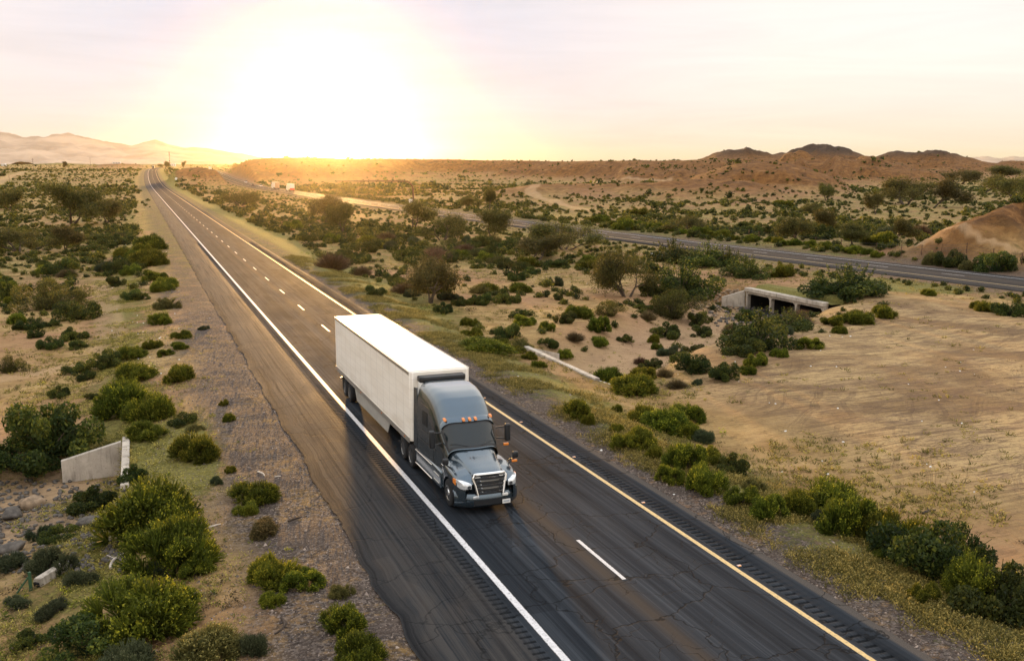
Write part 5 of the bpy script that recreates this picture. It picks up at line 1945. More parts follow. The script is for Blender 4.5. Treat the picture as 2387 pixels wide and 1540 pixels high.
def stem_mesh(seed):
    if seed not in STEM:
        rng = np.random.default_rng(400 + seed)
        mb = MB()
        for _ in range(11):
            a, t = rng.uniform(0, 6.28), rng.uniform(0.1, 0.55)
            mb.tube([(0.03 * math.cos(a), 0.03 * math.sin(a), -0.06), (t * 0.5 * math.cos(a), t * 0.5 * math.sin(a), 0.25), (t * math.cos(a + 0.2), t * math.sin(a + 0.2), 0.5)], [0.022, 0.016, 0.007], 5)
        me = bpy.data.meshes.new('stem')
        me.from_pydata(mb.v, [], mb.f)
        me.materials.append(m_bark)
        STEM[seed] = me
    return STEM[seed]


prng = random.Random(5)
PLACED = []                                         # x, y, radius of everything set by hand


def shrub(xd, yd, wd, kind='b', label=None, hf=None, group=None, var=None):
    """a bush whose foot is seen at (xd, yd) and which spans wd picture pixels"""
    q = at(xd, yd)
    if q is None:
        return
    k = mpp(q)
    r = wd * k / 2 * 1.06
    x, y = q[0] + math.sin(YAW) * r * 0.55, q[1] + math.cos(YAW) * r * 0.55
    z = ground_z(x, y)
    nm = {'b': 'rabbitbrush', 'd': 'leafy_shrub', 'g': 'grey_shrub', 'o': 'golden_shrub', 'y': 'dry_shrub', 'f': 'fine_leaved_shrub', 's': 'tall_stalked_shrub'}[kind]
    root = empty(nm, (x, y, z - 0.04 * r), prng.uniform(0, 6.28))
    h = r * (hf or 1.0) * 1.15 * prng.uniform(0.92, 1.05)
    V = KIND[kind]
    vi = prng.randrange(len(V)) if var is None else var
    f = link('foliage', V[vi], root)
    f.scale = (r * 1.06, r * 1.06 * prng.uniform(0.9, 1.05), h)
    if wd > 34:
        s = link('stem', stem_mesh(prng.randrange(4)), root)
        s.scale = (r, r, h)
    tag(root, label or GROUPS[group][0], 'shrub', GROUPS[group][1] if group else None)
    PLACED.append((x, y, r))


def tree(xd, yd, wd, hd, label, var, bare=False, group=None):
    q = at(xd, yd)
    k = mpp(q)
    h = hd * k
    rng = random.Random(int(xd * 7 + yd))
    root = empty('desert_tree', q, rng.uniform(0, 6.28))
    cm, mb = (BARE if bare else TREE)[var]
    c = link('crown', cm, root)
    W = wd * k / 1.1
    c.scale = (W, W, h)
    key = ('t', bare, var)
    if key not in STEM:
        me = bpy.data.meshes.new('trunk')
        me.from_pydata(mb.v, [], mb.f)
        me.materials.append(m_bark)
        STEM[key] = me
    t = link('trunk', STEM[key], root)
    t.scale = (W, W, h)
    tag(root, label, 'tree', group)
    PLACED.append((q[0], q[1], W * 0.5))


GROUPS = {
    'verge_left': ('low green bush among others along the gravel verge left of the near road', 'bushes along the left verge'),
    'wash_left': ('grey green bush among stones in the wash at the lower left', 'bushes in the left wash'),
    'sand_left': ('dark round bush standing alone on the open sand at the left', 'bushes on the left sand flat'),
    'row_right': ('rounded green bush in the row between the near road and the sandy pad', 'bush row right of the near road'),
    'wash_mid': ('bush on the sandy floor of the wash between the two carriageways', 'bushes in the middle wash'),
    'mid': ('dark desert bush on the sand between the two carriageways', 'bushes between the carriageways'),
    'pad': ('lone green bush on the upper edge of the sandy pad', 'bushes at the pad edge'),
    'verge_far': ('green bush in the hedge like row along the far side of the far carriageway', 'bushes along the far carriageway'),
}

# ---- left of the near road
S = shrub
S(450, 1078, 108, 'b', 'round bush with yellow tips on the gravel just above the left headwall', 0.85, var=0)
S(595, 1178, 128, 'b', 'wide low green bush on the gravel level with the front of the truck', 0.6, var=1)
S(572, 1202, 62, 'b', 'small low bush touching the underside of the wide one on the gravel', 0.7)
S(612, 1254, 78, 'o', 'bright yellow green round bush alone on the gravel', 0.8, var=0)
S(622, 1368, 128, 'b', 'large rounded green bush on the gravel near the bottom, left of a pair', 0.85, var=3)
S(705, 1376, 98, 'b', 'right hand bush of the touching pair on the gravel near the bottom', 0.75, var=5)
S(628, 1414, 62, 'b', 'small bush below the touching pair on the gravel', 0.8)
S(790, 1396, 62, 'o', 'yellow green bush close to the pavement edge, upper of two', 0.8, var=1)
S(803, 1486, 112, 'b', 'compact round bush close to the pavement edge, lower of two', 0.95, var=2)
S(830, 1568, 155, 'b', 'bush cut by the bottom frame edge beside the pavement', 0.8, var=1)
S(335, 1266, 225, 'b', 'big bush with a bright yellow crest hiding the end of the left headwall', 0.95, var=4)
S(395, 1336, 215, 'b', 'big spreading bush below the yellow crested one', 0.85, var=3)
S(447, 1348, 80, 'b', 'small light green bush at the right foot of the spreading bush', 0.8, var=5)
S(325, 1508, 290, 'b', 'largest green bush at the lower left, right of the kerb piece', 0.75, var=1)
S(205, 1540, 190, 'd', 'dark green bush merging into the left of the largest bush', 0.8)
S(470, 1560, 165, 'o', 'bright yellow green bush on the bottom frame edge left of the gravel', 0.9, var=0)
S(585, 1532, 76, 'g', 'dull green bush on the gravel right of the bright bottom bush', 1.0)
S(285, 1590, 140, 'g', 'grey green bush on the bottom frame edge under the largest bush', 0.8)
S(60, 1512, 85, 'd', 'dark bush in the lower left corner', 0.8)
S(95, 1345, 130, 'g', 'grey green bush with feathery top beside the kerb piece', 0.75)
S(118, 1268, 92, 'd', 'dark low bush between the stones of the left wash', 0.6)
S(182, 1368, 75, 'g', 'grey bush right of the kerb piece', 0.75)
S(20, 1330, 80, 'g', group='wash_left', hf=0.7)
S(300, 1405, 70, 'g', group='wash_left', hf=0.7)
S(352, 1345, 70, 'g', group='wash_left', hf=0.7)
S(110, 1440, 90, 'g', group='wash_left', hf=0.55)
S(30, 1420, 70, 'g', group='wash_left', hf=0.6)
S(90, 1100, 235, 'd', 'huge dark leafy bush filling the left frame edge beside the wingwall', 0.9, var=0)
S(0, 1125, 190, 'd', 'dark leafy bush cut by the left frame edge in the shade of the huge one', 0.7, var=1)
S(268, 972, 130, 'b', 'broad green bush above the wingwall, left half of the clump', 0.9, var=0)
S(345, 985, 120, 'b', 'broad green bush above the wingwall, right half of the clump', 0.8, var=3)
S(325, 1028, 112, 'b', 'low bush touching the top end of the left headwall', 0.6, var=1)
S(215, 935, 34, 'd', 'small dark bush on the left edge of the big clump', 0.9)
S(306, 892, 95, 'b', 'mid green bush directly above the big clump', 0.75, var=4)
S(298, 840, 72, 'b', group='verge_left', hf=0.7)
S(350, 815, 48, 'b', group='verge_left', hf=0.7)
S(413, 892, 75, 'b', 'green bush beside the gravel, right of the big clump', 0.9, var=2)
S(424, 790, 48, 'b', group='verge_left', hf=0.7)
S(412, 815, 44, 'b', group='verge_left', hf=0.6)
S(380, 830, 40, 'b', group='verge_left', hf=0.7)
S(370, 757, 58, 'b', group='verge_left', hf=0.75)
S(380, 722, 62, 'o', 'pale yellow topped bush on the left verge', 0.7, var=1)
S(366, 682, 54, 'b', group='verge_left', hf=0.75)
S(352, 655, 62, 'b', group='verge_left', hf=0.65)
S(340, 622, 80, 'b', group='verge_left', hf=0.8)
S(325, 600, 60, 'b', group='verge_left', hf=0.9)
S(345, 585, 66, 'b', group='verge_left', hf=0.9)
S(520, 946, 26, 'b', group='verge_left', hf=0.9)
S(530, 982, 32, 'b', group='verge_left', hf=0.9)
S(537, 1102, 30, 'b', group='verge_left', hf=0.8)
S(500, 1130, 38, 'g', group='verge_left', hf=0.9)
S(447, 1006, 46, 'o', 'small yellowish bush just above the round yellow tipped bush', 0.6, var=1)
S(470, 770, 30, 'g', group='verge_left', hf=0.5)
S(262, 669, 46, 'd', group='sand_left', hf=0.9)
S(100, 726, 150, 'f', 'wide dark fine leaved bush on the sand at the left', 0.8)
S(172, 748, 100, 'd', 'dark spreading bush just right of the wide fine leaved one', 0.75)
for x, y, w in ((60, 772, 58), (115, 763, 36), (163, 794, 62), (78, 789, 36), (107, 817, 54), (178, 814, 42), (195, 889, 42), (135, 928, 54), (188, 695, 22), (40, 770, 30), (130, 642, 80), (150, 630, 50), (205, 585, 28), (232, 590, 24), (95, 622, 30), (258, 580, 26)):
    S(x, y, w, 'd', group='sand_left', hf=0.85)
S(12, 872, 70, 'f', 'fine leaved bush cut by the left frame edge on the sand', 1.1)
S(0, 700, 60, 'd', 'dark bush cut by the left frame edge above the sand flat', 1.2)

# ---- right of the near road
for a in ((1350, 976, 62, 'b', 'bush nearest the truck mirrors on the right verge', 0.85, None, 2), (1373, 990, 30, 'b', None, 1.0, 'row_right'), (1440, 960, 24, 'b', None, 0.9, 'row_right'),
          (1500, 986, 58, 'b', None, 0.8, 'row_right'), (1558, 1012, 92, 'b', 'large dark bush in the middle of the upper clump right of the road', 0.75, None, 4), (1606, 986, 68, 'b', 'upper right bush of the clump right of the road', 0.75, None, 0),
          (1604, 1022, 62, 'b', None, 0.7, 'row_right'), (1642, 1034, 48, 'g', 'greyish bush at the right end of the upper clump', 0.8), (1490, 1050, 92, 'b', 'long bush left below the upper clump', 0.65, None, 1), (1527, 1072, 48, 'b', None, 0.8, 'row_right'),
          (1441, 1010, 32, 'b', None, 0.8, 'row_right'), (1604, 1100, 80, 'b', 'smooth domed bush in the second clump right of the road', 0.95, None, 2), (1570, 1128, 56, 'b', None, 0.95, 'row_right'), (1645, 1150, 86, 'b', 'lower right bush of the second clump', 0.85, None, 3),
          (1652, 1086, 62, 'b', None, 0.8, 'row_right'), (1712, 1108, 76, 'd', 'dark bush standing apart right of the second clump', 0.75), (1730, 1182, 68, 'b', 'light green bush between the second clump and the long thicket', 0.8, None, 5), (1757, 1146, 48, 'o', 'yellow green bush on the sand edge above the light green bush', 0.7, None, 1),
          (1796, 1212, 80, 'b', 'dark domed bush just left of the long thicket', 0.8, None, 2), (1868, 1206, 96, 'b', 'left end bush of the long thicket', 0.8, None, 1), (1952, 1208, 140, 'b', 'widest bush at the back of the long thicket', 0.65, None, 4),
          (1990, 1258, 120, 'b', 'tall domed bush in front of the widest thicket bush', 0.95, None, 2), (2096, 1295, 140, 'b', 'rounded bush with sunlit rim in the middle of the long thicket', 0.85, None, 0), (2040, 1262, 90, 'd', 'dark bush wedged between two domed thicket bushes', 0.8),
          (2172, 1350, 195, 'd', 'large dark bush in the right part of the long thicket', 0.8, None, 2), (2240, 1335, 135, 'd', 'dark bush at the upper right of the long thicket', 0.8, None, 3), (2300, 1415, 160, 'b', 'spiky topped bush near the right frame edge', 0.8, None, 3), (2370, 1465, 190, 'd', 'dark bush cut by the right frame edge', 0.85, None, 4),
          (2160, 1408, 64, 'b', 'small bush on the verge below the large dark thicket bush', 0.8), (2290, 1345, 60, 'g', 'greyish grass like bush above the spiky topped one', 0.7), (1920, 1225, 60, 'g', None, 0.8, 'row_right'), (2060, 1310, 50, 'b', None, 0.6, 'row_right')):
    S(a[0], a[1], a[2] * 1.15, a[3], a[4], a[5] * 1.2, a[6] if len(a) > 6 else None, a[7] if len(a) > 7 else None)

# ---- middle wash and the ground between the carriageways
for a in ((1482, 922, 105, 'b', 'largest dark bush of the clump at the near end of the long headwall', 0.75, None, 4), (1420, 896, 74, 'b', 'leftmost bush of the clump at the near end of the long headwall', 0.8, None, 0), (1500, 886, 62, 'b', None, 0.8, 'wash_mid'), (1580, 906, 52, 'y', 'dry brown tuft right of the clump below the wash', 0.7),
          (1618, 872, 92, 'd', 'leafy bush with pale leaf edges on the near bank of the wash', 0.85, None, 1), (1688, 888, 74, 'd', 'sparser leafy bush right of the pale edged one on the wash bank', 0.9, None, 3), (1748, 874, 46, 'b', None, 0.8, 'wash_mid'), (1766, 856, 56, 'b', None, 0.9, 'wash_mid'), (1818, 833, 40, 'b', None, 0.85, 'pad'),
          (1890, 814, 62, 'b', 'bush with open branching near the near corner of the box culvert', 0.8, None, 5), (1775, 820, 170, 's', 'large dark leafy thicket bush standing in the wash before the box culvert', 0.95, None, 0), (1842, 770, 110, 's', 'dark bush right in front of the box culvert openings', 0.75, None, 1), (1740, 830, 96, 'd', 'dark rounded bush at the near foot of the wash thicket', 0.7, None, 2),
          (1570, 752, 116, 'f', 'dark fine bush on the eroded bank left of the rock facing', 1.0, None, 0), (1562, 790, 76, 'd', 'dark bush below the eroded bank in the wash', 0.8, None, 4), (1625, 760, 50, 'd', None, 0.9, 'wash_mid'), (1640, 785, 60, 'd', None, 0.7, 'wash_mid'), (1572, 829, 50, 'g', None, 0.8, 'wash_mid'), (1545, 830, 36, 'g', None, 0.9, 'wash_mid'),
          (1525, 800, 34, 'b', None, 1.0, 'wash_mid'), (1530, 815, 30, 'b', None, 0.9, 'wash_mid'), (1495, 850, 36, 'y', None, 0.8, 'wash_mid'), (1550, 880, 40, 'y', None, 0.9, 'wash_mid'), (1625, 898, 30, 'g', None, 0.8, 'wash_mid'), (1315, 838, 40, 'b', None, 0.9, 'wash_mid'), (1282, 818, 48, 'd', None, 0.8, 'wash_mid'), (1340, 800, 44, 'y', None, 0.9, 'wash_mid'),
          (1455, 800, 36, 'd', None, 0.9, 'wash_mid'), (1420, 742, 66, 'f', None, 0.9, 'mid'), (1322, 756, 56, 'd', None, 0.8, 'mid'), (1300, 700, 26, 'd', None, 0.9, 'mid'), (1272, 771, 42, 'b', None, 0.9, 'mid'), (1180, 708, 66, 'd', None, 0.9, 'mid'), (1208, 742, 44, 'd', None, 0.8, 'mid'), (1105, 786, 52, 'b', None, 0.7, 'mid'), (1128, 822, 140, 'b', 'long low bush on the slope below the near road beyond the truck', 0.4, None, 4),
          (1070, 714, 44, 'd', None, 0.9, 'mid'), (1090, 760, 46, 'b', None, 0.7, 'mid'), (1195, 822, 60, 'b', None, 0.5, 'mid'), (1235, 838, 40, 'b', None, 0.8, 'mid'), (1252, 858, 40, 'b', None, 0.8, 'mid'), (1960, 778, 38, 'b', None, 0.8, 'pad'), (2062, 742, 56, 'b', None, 0.9, 'pad'), (2005, 757, 105, 'b', 'low sprawling bush right of the box culvert', 0.5, None, 1), (1945, 760, 50, 'b', None, 0.8, 'pad'),
          (2010, 694, 210, 's', 'broad dark thicket with upright stalks above the right end of the box culvert', 0.6, None, 2), (1925, 690, 90, 'd', 'dark bush between the box culvert and the stalky thicket', 0.7, None, 1), (1830, 647, 60, 'b', 'round bush beside the far carriageway above the box culvert', 0.85, None, 2), (1745, 650, 110, 's', 'leafy bush hanging over the bank above the left end of the box culvert', 0.8, None, 0), (1700, 620, 80, 's', None, 0.9, 'mid'),
          (1575, 615, 110, 's', 'open leafy bush reaching up against the far carriageway', 0.9, None, 1), (1660, 625, 120, 's', 'second open leafy bush right of the one against the far carriageway', 0.8, None, 2), (1600, 690, 170, 's', 'pale stemmed leafy thicket above the rock facing', 0.8, None, 0), (1520, 690, 60, 'd', None, 0.9, 'mid'), (1370, 627, 72, 'b', 'low pair of dark bushes on bright sand in the middle distance', 0.5, None, 1),
          (1205, 655, 50, 'd', None, 0.8, 'mid'), (1240, 640, 36, 'd', None, 0.8, 'mid'), (1215, 632, 44, 'd', None, 0.8, 'mid'), (2170, 690, 36, 'b', None, 0.8, 'pad'), (2310, 728, 66, 'b', None, 0.7, 'pad'), (2365, 738, 70, 'd', 'dark bush on the verge at the right frame edge by the far carriageway', 0.8), (2280, 720, 40, 'b', None, 0.8, 'pad'),
          (770, 628, 78, 'y', 'reddish brown dry bush on the bank beside the near road', 0.95, None, 0), (870, 690, 56, 'd', None, 0.7, 'mid'), (920, 660, 44, 'd', None, 0.8, 'mid'), (945, 600, 60, 'd', None, 0.8, 'mid'), (860, 590, 70, 'd', None, 0.8, 'mid'), (2180, 618, 54, 'o', 'golden flowering bush left of another on the far roadside', 0.9, None, 0), (2262, 632, 48, 'o', 'golden flowering bush at the foot of the far roadside mound', 0.9, None, 1), (2220, 625, 70, 'd', None, 0.9, 'verge_far'), (2340, 636, 100, 'd', 'dark bush right of the golden ones at the far roadside', 0.8, None, 1)):
    S(a[0], a[1], a[2], a[3], a[4], a[5], a[6] if len(a) > 6 else None, a[7] if len(a) > 7 else None)
for x in range(1380, 2060, 24):
    y = 514 + (x - 1380) * 0.1175 + 4
    S(x + prng.uniform(-8, 8), y + prng.uniform(-3, 4), prng.uniform(26, 46), 'b', group='verge_far', hf=0.75)

# ---- trees
tree(165, 522, 115, 92, 'tall spreading dark tree on the scrub plain left of the near road', 4)
tree(150, 585, 66, 52, 'small fine leaved tree below the tall spreading one at the left', 1)
tree(45, 590, 100, 60, 'wide low tree near the left frame edge', 5)
tree(250, 520, 70, 50, 'dark tree right of the tall spreading tree at the left', 0)
tree(20, 490, 60, 45, 'tree at the left frame edge in the scrub plain', 2)
tree(1250, 612, 116, 62, 'broad fine leaved tree left of a darker one in the middle of the scrub', 4)
tree(1316, 582, 104, 66, 'dark dense tree against the far carriageway', 5)
tree(1146, 558, 84, 64, 'fine leaved tree left of the dense dark one before the far carriageway', 0)
tree(1462, 692, 96, 110, 'yellow green palo verde tree with a fan of bare stems', 3)
tree(1002, 706, 96, 96, 'brownish thin tree among bushes right of the near road', 2)
tree(1030, 632, 62, 62, 'nearly leafless forked tree on the sand', 0, True)
tree(960, 536, 78, 60, 'brown tree below the foot of the curved mast', 1)
tree(1030, 560, 66, 60, 'slender olive tree right of the brown one below the mast', 3)
tree(800, 545, 60, 64, 'hazy tree under the sun right of the near road', 0)
tree(760, 520, 66, 60, 'hazy tree under the sun nearer the near road', 2)
tree(560, 480, 60, 34, 'low dark tree beside the near road in the middle distance', 5)
tree(1140, 490, 34, 46, 'small tree on the far side of the far carriageway below the dirt track', 1)
tree(1095, 486, 40, 30, 'low tree left of the small tree across the far carriageway', 5)
tree(1915, 545, 46, 52, 'dark tree just beyond the far carriageway left of a paler one', 0)
tree(1855, 562, 62, 52, 'paler brownish tree just beyond the far carriageway', 2)
tree(1590, 540, 60, 36, 'yellow green low tree just across the far carriageway', 3)
tree(1985, 572, 66, 46, 'airy tree before the left slope of the roadside mound', 1)
tree(2080, 560, 60, 50, 'round tree on the slope behind the fence', 4)
tree(2110, 478, 84, 66, 'large dark tree on the plain before the right hand hills, left of its twin', 5)
tree(2175, 482, 80, 62, 'large dark tree on the plain, right of its twin', 4)
tree(2040, 500, 44, 46, 'tree standing between the twin trees and the far carriageway', 0)
tree(1925, 468, 34, 38, 'isolated tree at the foot of the right hand hills', 2)
tree(2370, 470, 90, 62, 'big dark tree at the right frame edge on the plain', 5)
tree(2290, 450, 80, 40, 'low dark tree left of the big one at the right frame edge', 4)
tree(2235, 430, 70, 34, 'low dark tree in the grove below the right hand hills', 5)
tree(2320, 420, 80, 30, 'small tree at the far edge of the grove on the right', 1)
for xd, dist, w, h, lab, v in ((428, 1700, 8, 9, 'tiny dark tree on the skyline right of the radio tower', 4), (549, 1250, 12, 9, 'tiny bushy tree on the skyline at the left end of the sunlit mesa', 5), (385, 1650, 16, 10, 'dark bush like tree on the skyline left of the radio tower', 5), (152, 1600, 10, 9, 'lone dark tree on the skyline between the two utility poles', 0)):
    q = horizon_point(xd, dist)
    root = empty('desert_tree', q, xd)
    k = dist / 2299
    lift = max(0.0, 0)
    c = link('crown', TREE[v][0], root)
    c.scale = (w * k, w * k, (h + 6) * k)
    key = ('t', False, v)
    if key not in STEM:
        me = bpy.data.meshes.new('trunk')
        me.from_pydata(TREE[v][1].v, [], TREE[v][1].f)
        me.materials.append(m_bark)
        STEM[key] = me
    t = link('trunk', STEM[key], root)
    t.scale = c.scale
    tag(root, lab, 'tree')

# ---- scattered scrub: by density over the plain
rs = np.random.default_rng(99)


def wash_y(x):
    return np.interp(x, WASH[:, 0], WASH[:, 1]) - 1.0


def scatter():
    cand = []
    # in rings about the camera foot so that every distance is covered
    for r0, r1, n in ((30, 70, 500), (70, 130, 1900), (130, 240, 6500), (240, 420, 10500), (420, 750, 13500), (750, 1400, 14000), (1400, 2800, 9000)):
        a = rs.uniform(R(-31), R(31), n) + YAW
        r = np.sqrt(rs.uniform(r0 ** 2, r1 ** 2, n))
        cand.append(np.column_stack([CAM[0] + np.sin(a) * r, np.cos(a) * r, r]))
    C = np.concatenate(cand)
    x, y, r = C.T
    Z, hill, wd, wl, wl2, pad, lat, fl, _ = H(x, y, True)
    d = 0.20 + 0.85 * sstep(-0.12, 0.32, fbm(x, y, 26, 3, 51)) * (0.6 + 0.6 * vnoise(x / 6, y / 6, 53))
    d = d * np.where(x < -18, 0.6 + 1.6 * sstep(80, 150, y), 1.0)
    d = d * (1 + 0.9 * sstep(500, 900, r))
    d = d * np.where((x < -18) & (y < 95), 0.4, 1.0)
    d = np.where((x < -18) & (y > 95), np.maximum(d, 0.6 * (0.45 + vnoise(x / 9, y / 9, 59))), d)
    d = np.where((lat > 12) & (fl < -8) & (y > 150), np.maximum(d, 0.55 * (0.4 + vnoise(x / 9, y / 9, 60))), d)
    bank = (np.abs(np.abs(fl) - 14) < 5) & (y > 60)
    d = np.where(bank, np.maximum(d, 0.9), d)
    d = d * np.where((np.abs(lat + 17) < 5), 1.6, 1.0)
    d = d * (1 - sstep(0.6, 5.0, hill) * np.where(r > 700, 0.45, 0.62))
    d = np.where((x > 13) & (x < 69) & (y < 76 + (x - 20) * 0.2) & (wd > 6) & (y < wash_y(x)), 0, d) * (1 - 0.97 * pad)
    d = d * (1 - 0.75 * (1 - sstep(2, 6, wd)))
    d = np.where((wd > 4) & (wd < 13) & (x > 30) & (y > 62) & (fl < -10), np.maximum(d, 0.75), d)
    d = np.where((lat > -13.5) & (lat < 12.5), 0.03 * (lat < -9), d)
    d = np.where((np.abs(fl) < 10) & (y > 0), 0, d)
    d = np.where((x > 48) & (x < 66) & (y > 76) & (y < 100), 0, d)
    for P, w in TRACKS:
        d = np.where(seg_dist(x, y, P) < w + 0.8, 0, d)
    keep = rs.random(len(x)) < d * np.where(r > 420, 0.95, 0.85)
    x, y, r, Z, hill, fl, lat = (q[keep] for q in (x, y, r, Z, hill, fl, lat))
    s = rs.gamma(4.0, 0.17, len(x)) * np.where(hill > 3, 0.95, 1.0) + 0.22
    s = np.where(r > 150, s * 1.15, s)
    s = np.where((r > 140) & (rs.random(len(x)) < 0.025) & (hill < 1) & (fl > -40), s * 1.8, s)
    s = np.where((r > 500) & (rs.random(len(x)) < 0.10), s * 2.0, s)
    s = np.where((fl > -30) & (fl < 0), np.minimum(s, 0.75), s)
    s = np.where((x < -18) & (r < 500), s * 0.8, s)
    # keep clear of what is set by hand
    ok = np.ones(len(x), bool)
    for px, py, pr in PLACED:
        ok &= np.hypot(x - px, y - py) > pr * 0.85 + s * 0.7
    return [q[ok] for q in (x, y, r, Z, s, hill, fl, lat)]


sx_, sy_, sr_, sz_, ss_, sh_, sf_, sl_ = scatter()
order = np.argsort(-(ss_ / sr_))
N_IND = 150
LAB = {
    'left': ('small dark green desert bush scattered over the scrub plain left of the near road', 'scattered bushes left of the near road'),
    'mid': ('small green desert bush scattered over the sand between the two carriageways', 'scattered bushes between the carriageways'),
    'far': ('small dark bush scattered over the sandy plain beyond the far carriageway', 'scattered bushes beyond the far carriageway'),
    'hill': ('small dark bush dotted on the bare brown hillside', 'bushes dotted on the hills'),
}
SC_KINDS = [('scrub_bush', BROOM), ('scrub_bush', DARK), ('scrub_bush', DARK), ('scrub_bush', FINE), ('scrub_bush', GREY), ('scrub_bush', DRY)]
ind = 0
for i in order[:N_IND]:
    reg = 'hill' if sh_[i] > 2.0 else 'left' if sx_[i] < -7 else 'far' if sf_[i] > 0 else 'mid'
    j = rs.choice(6, p=[0.3, 0.22, 0.2, 0.12, 0.08, 0.08])
    ms_ = SC_KINDS[j][1]
    o = link('scrub_bush', ms_[rs.integers(len(ms_))], None, (sx_[i], sy_[i], sz_[i] - 0.03))
    o.rotation_euler = (0, 0, rs.uniform(0, 6.28))
    s = ss_[i]
    o.scale = (s, s * rs.uniform(0.85, 1.1), s * rs.uniform(0.65, 1.0))
    tag(o, LAB[reg][0], 'shrub', LAB[reg][1])

# the rest of the scrub as a mass
def low_bush(seed, n, sz):
    rng = np.random.default_rng(seed)
    k = 6
    a = rng.uniform(0, 6.28, k)
    rr = rng.uniform(0.0, 0.55, k)
    cen = np.column_stack([np.cos(a) * rr, np.sin(a) * rr, rng.uniform(0.2, 0.55, k)])
    li = rng.integers(0, k, n)
    d = rng.normal(size=(n, 3))
    d /= np.linalg.norm(d, axis=1, keepdims=True)
    c = cen[li] + d * rng.uniform(0.2, 0.42, n)[:, None]
    c[:, 2] = np.clip(c[:, 2], 0.03, None)
    return leaves(c, rng.uniform(*sz, n), rng, 0.5), np.clip(rng.beta(2, 2.4, n) * 0.8 + rng.random(k)[li] * 0.25, 0, 1)


def mass(name, idx, nq, sz, mat, label):
    protos = [low_bush(700 + k, nq, sz) for k in range(8)]
    Q, T = [], []
    pi = rs.integers(0, 8, len(idx))
    a = rs.uniform(0, 6.28, len(idx))
    hz = rs.uniform(0.7, 1.05, len(idx))
    tb = rs.uniform(-0.18, 0.22, len(idx))
    for k in range(8):
        m = np.where(pi == k)[0]
        if not len(m):
            continue
        q, t = protos[k]
        ii = idx[m]
        c, s = np.cos(a[m])[:, None, None], np.sin(a[m])[:, None, None]
        X = (q[None, :, :, 0] * c - q[None, :, :, 1] * s) * ss_[ii][:, None, None] + sx_[ii][:, None, None]
        Y = (q[None, :, :, 0] * s + q[None, :, :, 1] * c) * ss_[ii][:, None, None] + sy_[ii][:, None, None]
        Z = q[None, :, :, 2] * (ss_[ii] * hz[m])[:, None, None] + sz_[ii][:, None, None] - 0.03
        Q.append(np.stack([X, Y, Z], -1).reshape(-1, 4, 3))
        T.append(np.clip(t[None] + tb[m][:, None], 0, 1).ravel())
    me = mesh_from_quads(name, np.concatenate(Q), np.concatenate(T), mat)
    tag(link(name, me), label, 'scrub', kind='stuff')


def tufts():
    n = 15000
    a = rs.uniform(R(-30), R(30), n) + YAW
    r = 28 + rs.random(n) ** 1.5 * 330
    x, y = CAM[0] + np.sin(a) * r, np.cos(a) * r
    Z, hill, wd, wl, wl2, pad, lat, fl, _ = H(x, y, True)
    d = 0.15 + 0.8 * sstep(-0.15, 0.3, fbm(x, y, 11, 3, 57))
    d = d * (1 - 0.9 * pad) * np.where((x > 13) & (x < 69) & (y < 76 + (x - 20) * 0.2) & (wd > 6), 0.12, 1)
    d = np.where((lat > -11.0) & (lat < 9.5), 0.06 * (lat < -8.5), d)
    d = np.where((wd < 11) & (x > 14) & (x < 50), np.maximum(d, 0.5), d)
    d = np.where((np.abs(fl) < 8.5) & (y > 0), 0, d) * (1 - 0.6 * np.clip(hill / 3, 0, 1))
    d = np.where((x > 50) & (x < 58) & (np.abs(y - 89) < 8), 0, d)
    for P, w in TRACKS:
        d = np.where(seg_dist(x, y, P) < w, 0, d)
    k = rs.random(n) < d
    return x[k], y[k], r[k], Z[k], rs.gamma(3.0, 0.05, k.sum()) + 0.07


tx_, ty_, tr_, tz_, ts_ = tufts()
n0 = len(sx_)
sx_, sy_, sr_, ss_ = np.concatenate([sx_, tx_]), np.concatenate([sy_, ty_]), np.concatenate([sr_, tr_]), np.concatenate([ss_, ts_])
sz_ = np.concatenate([sz_, HG(tx_, ty_)])
tuft_idx = np.arange(n0, len(sx_))
rest = order[N_IND:]
rr_ = sr_[rest]
near_, mid_, far_ = rest[rr_ < 260], rest[(rr_ >= 260) & (rr_ < 600)], rest[rr_ >= 600]
mass('desert_scrub', near_, 260, (0.06, 0.13), F_DARK, 'dark green scrub covering the desert plain on both sides of the far carriageway')
mass('desert_scrub', mid_, 90, (0.11, 0.2), F_DARK, 'mixed scrub covering the middle distance up to the hills')
mass('desert_scrub', far_, 34, (0.18, 0.32), F_DARK, 'far scrub thickening into a dark green plain below the skyline')

half_ = rs.random(len(tuft_idx)) < 0.6
mass('low_tufts', tuft_idx[half_], 46, (0.05, 0.11), F_BROOM, 'small green tufts dotted over the sand on both sides of the roads')
mass('low_tufts', tuft_idx[~half_], 46, (0.05, 0.11), F_DRY, 'small dry brown tufts dotted over the sand on both sides of the roads')

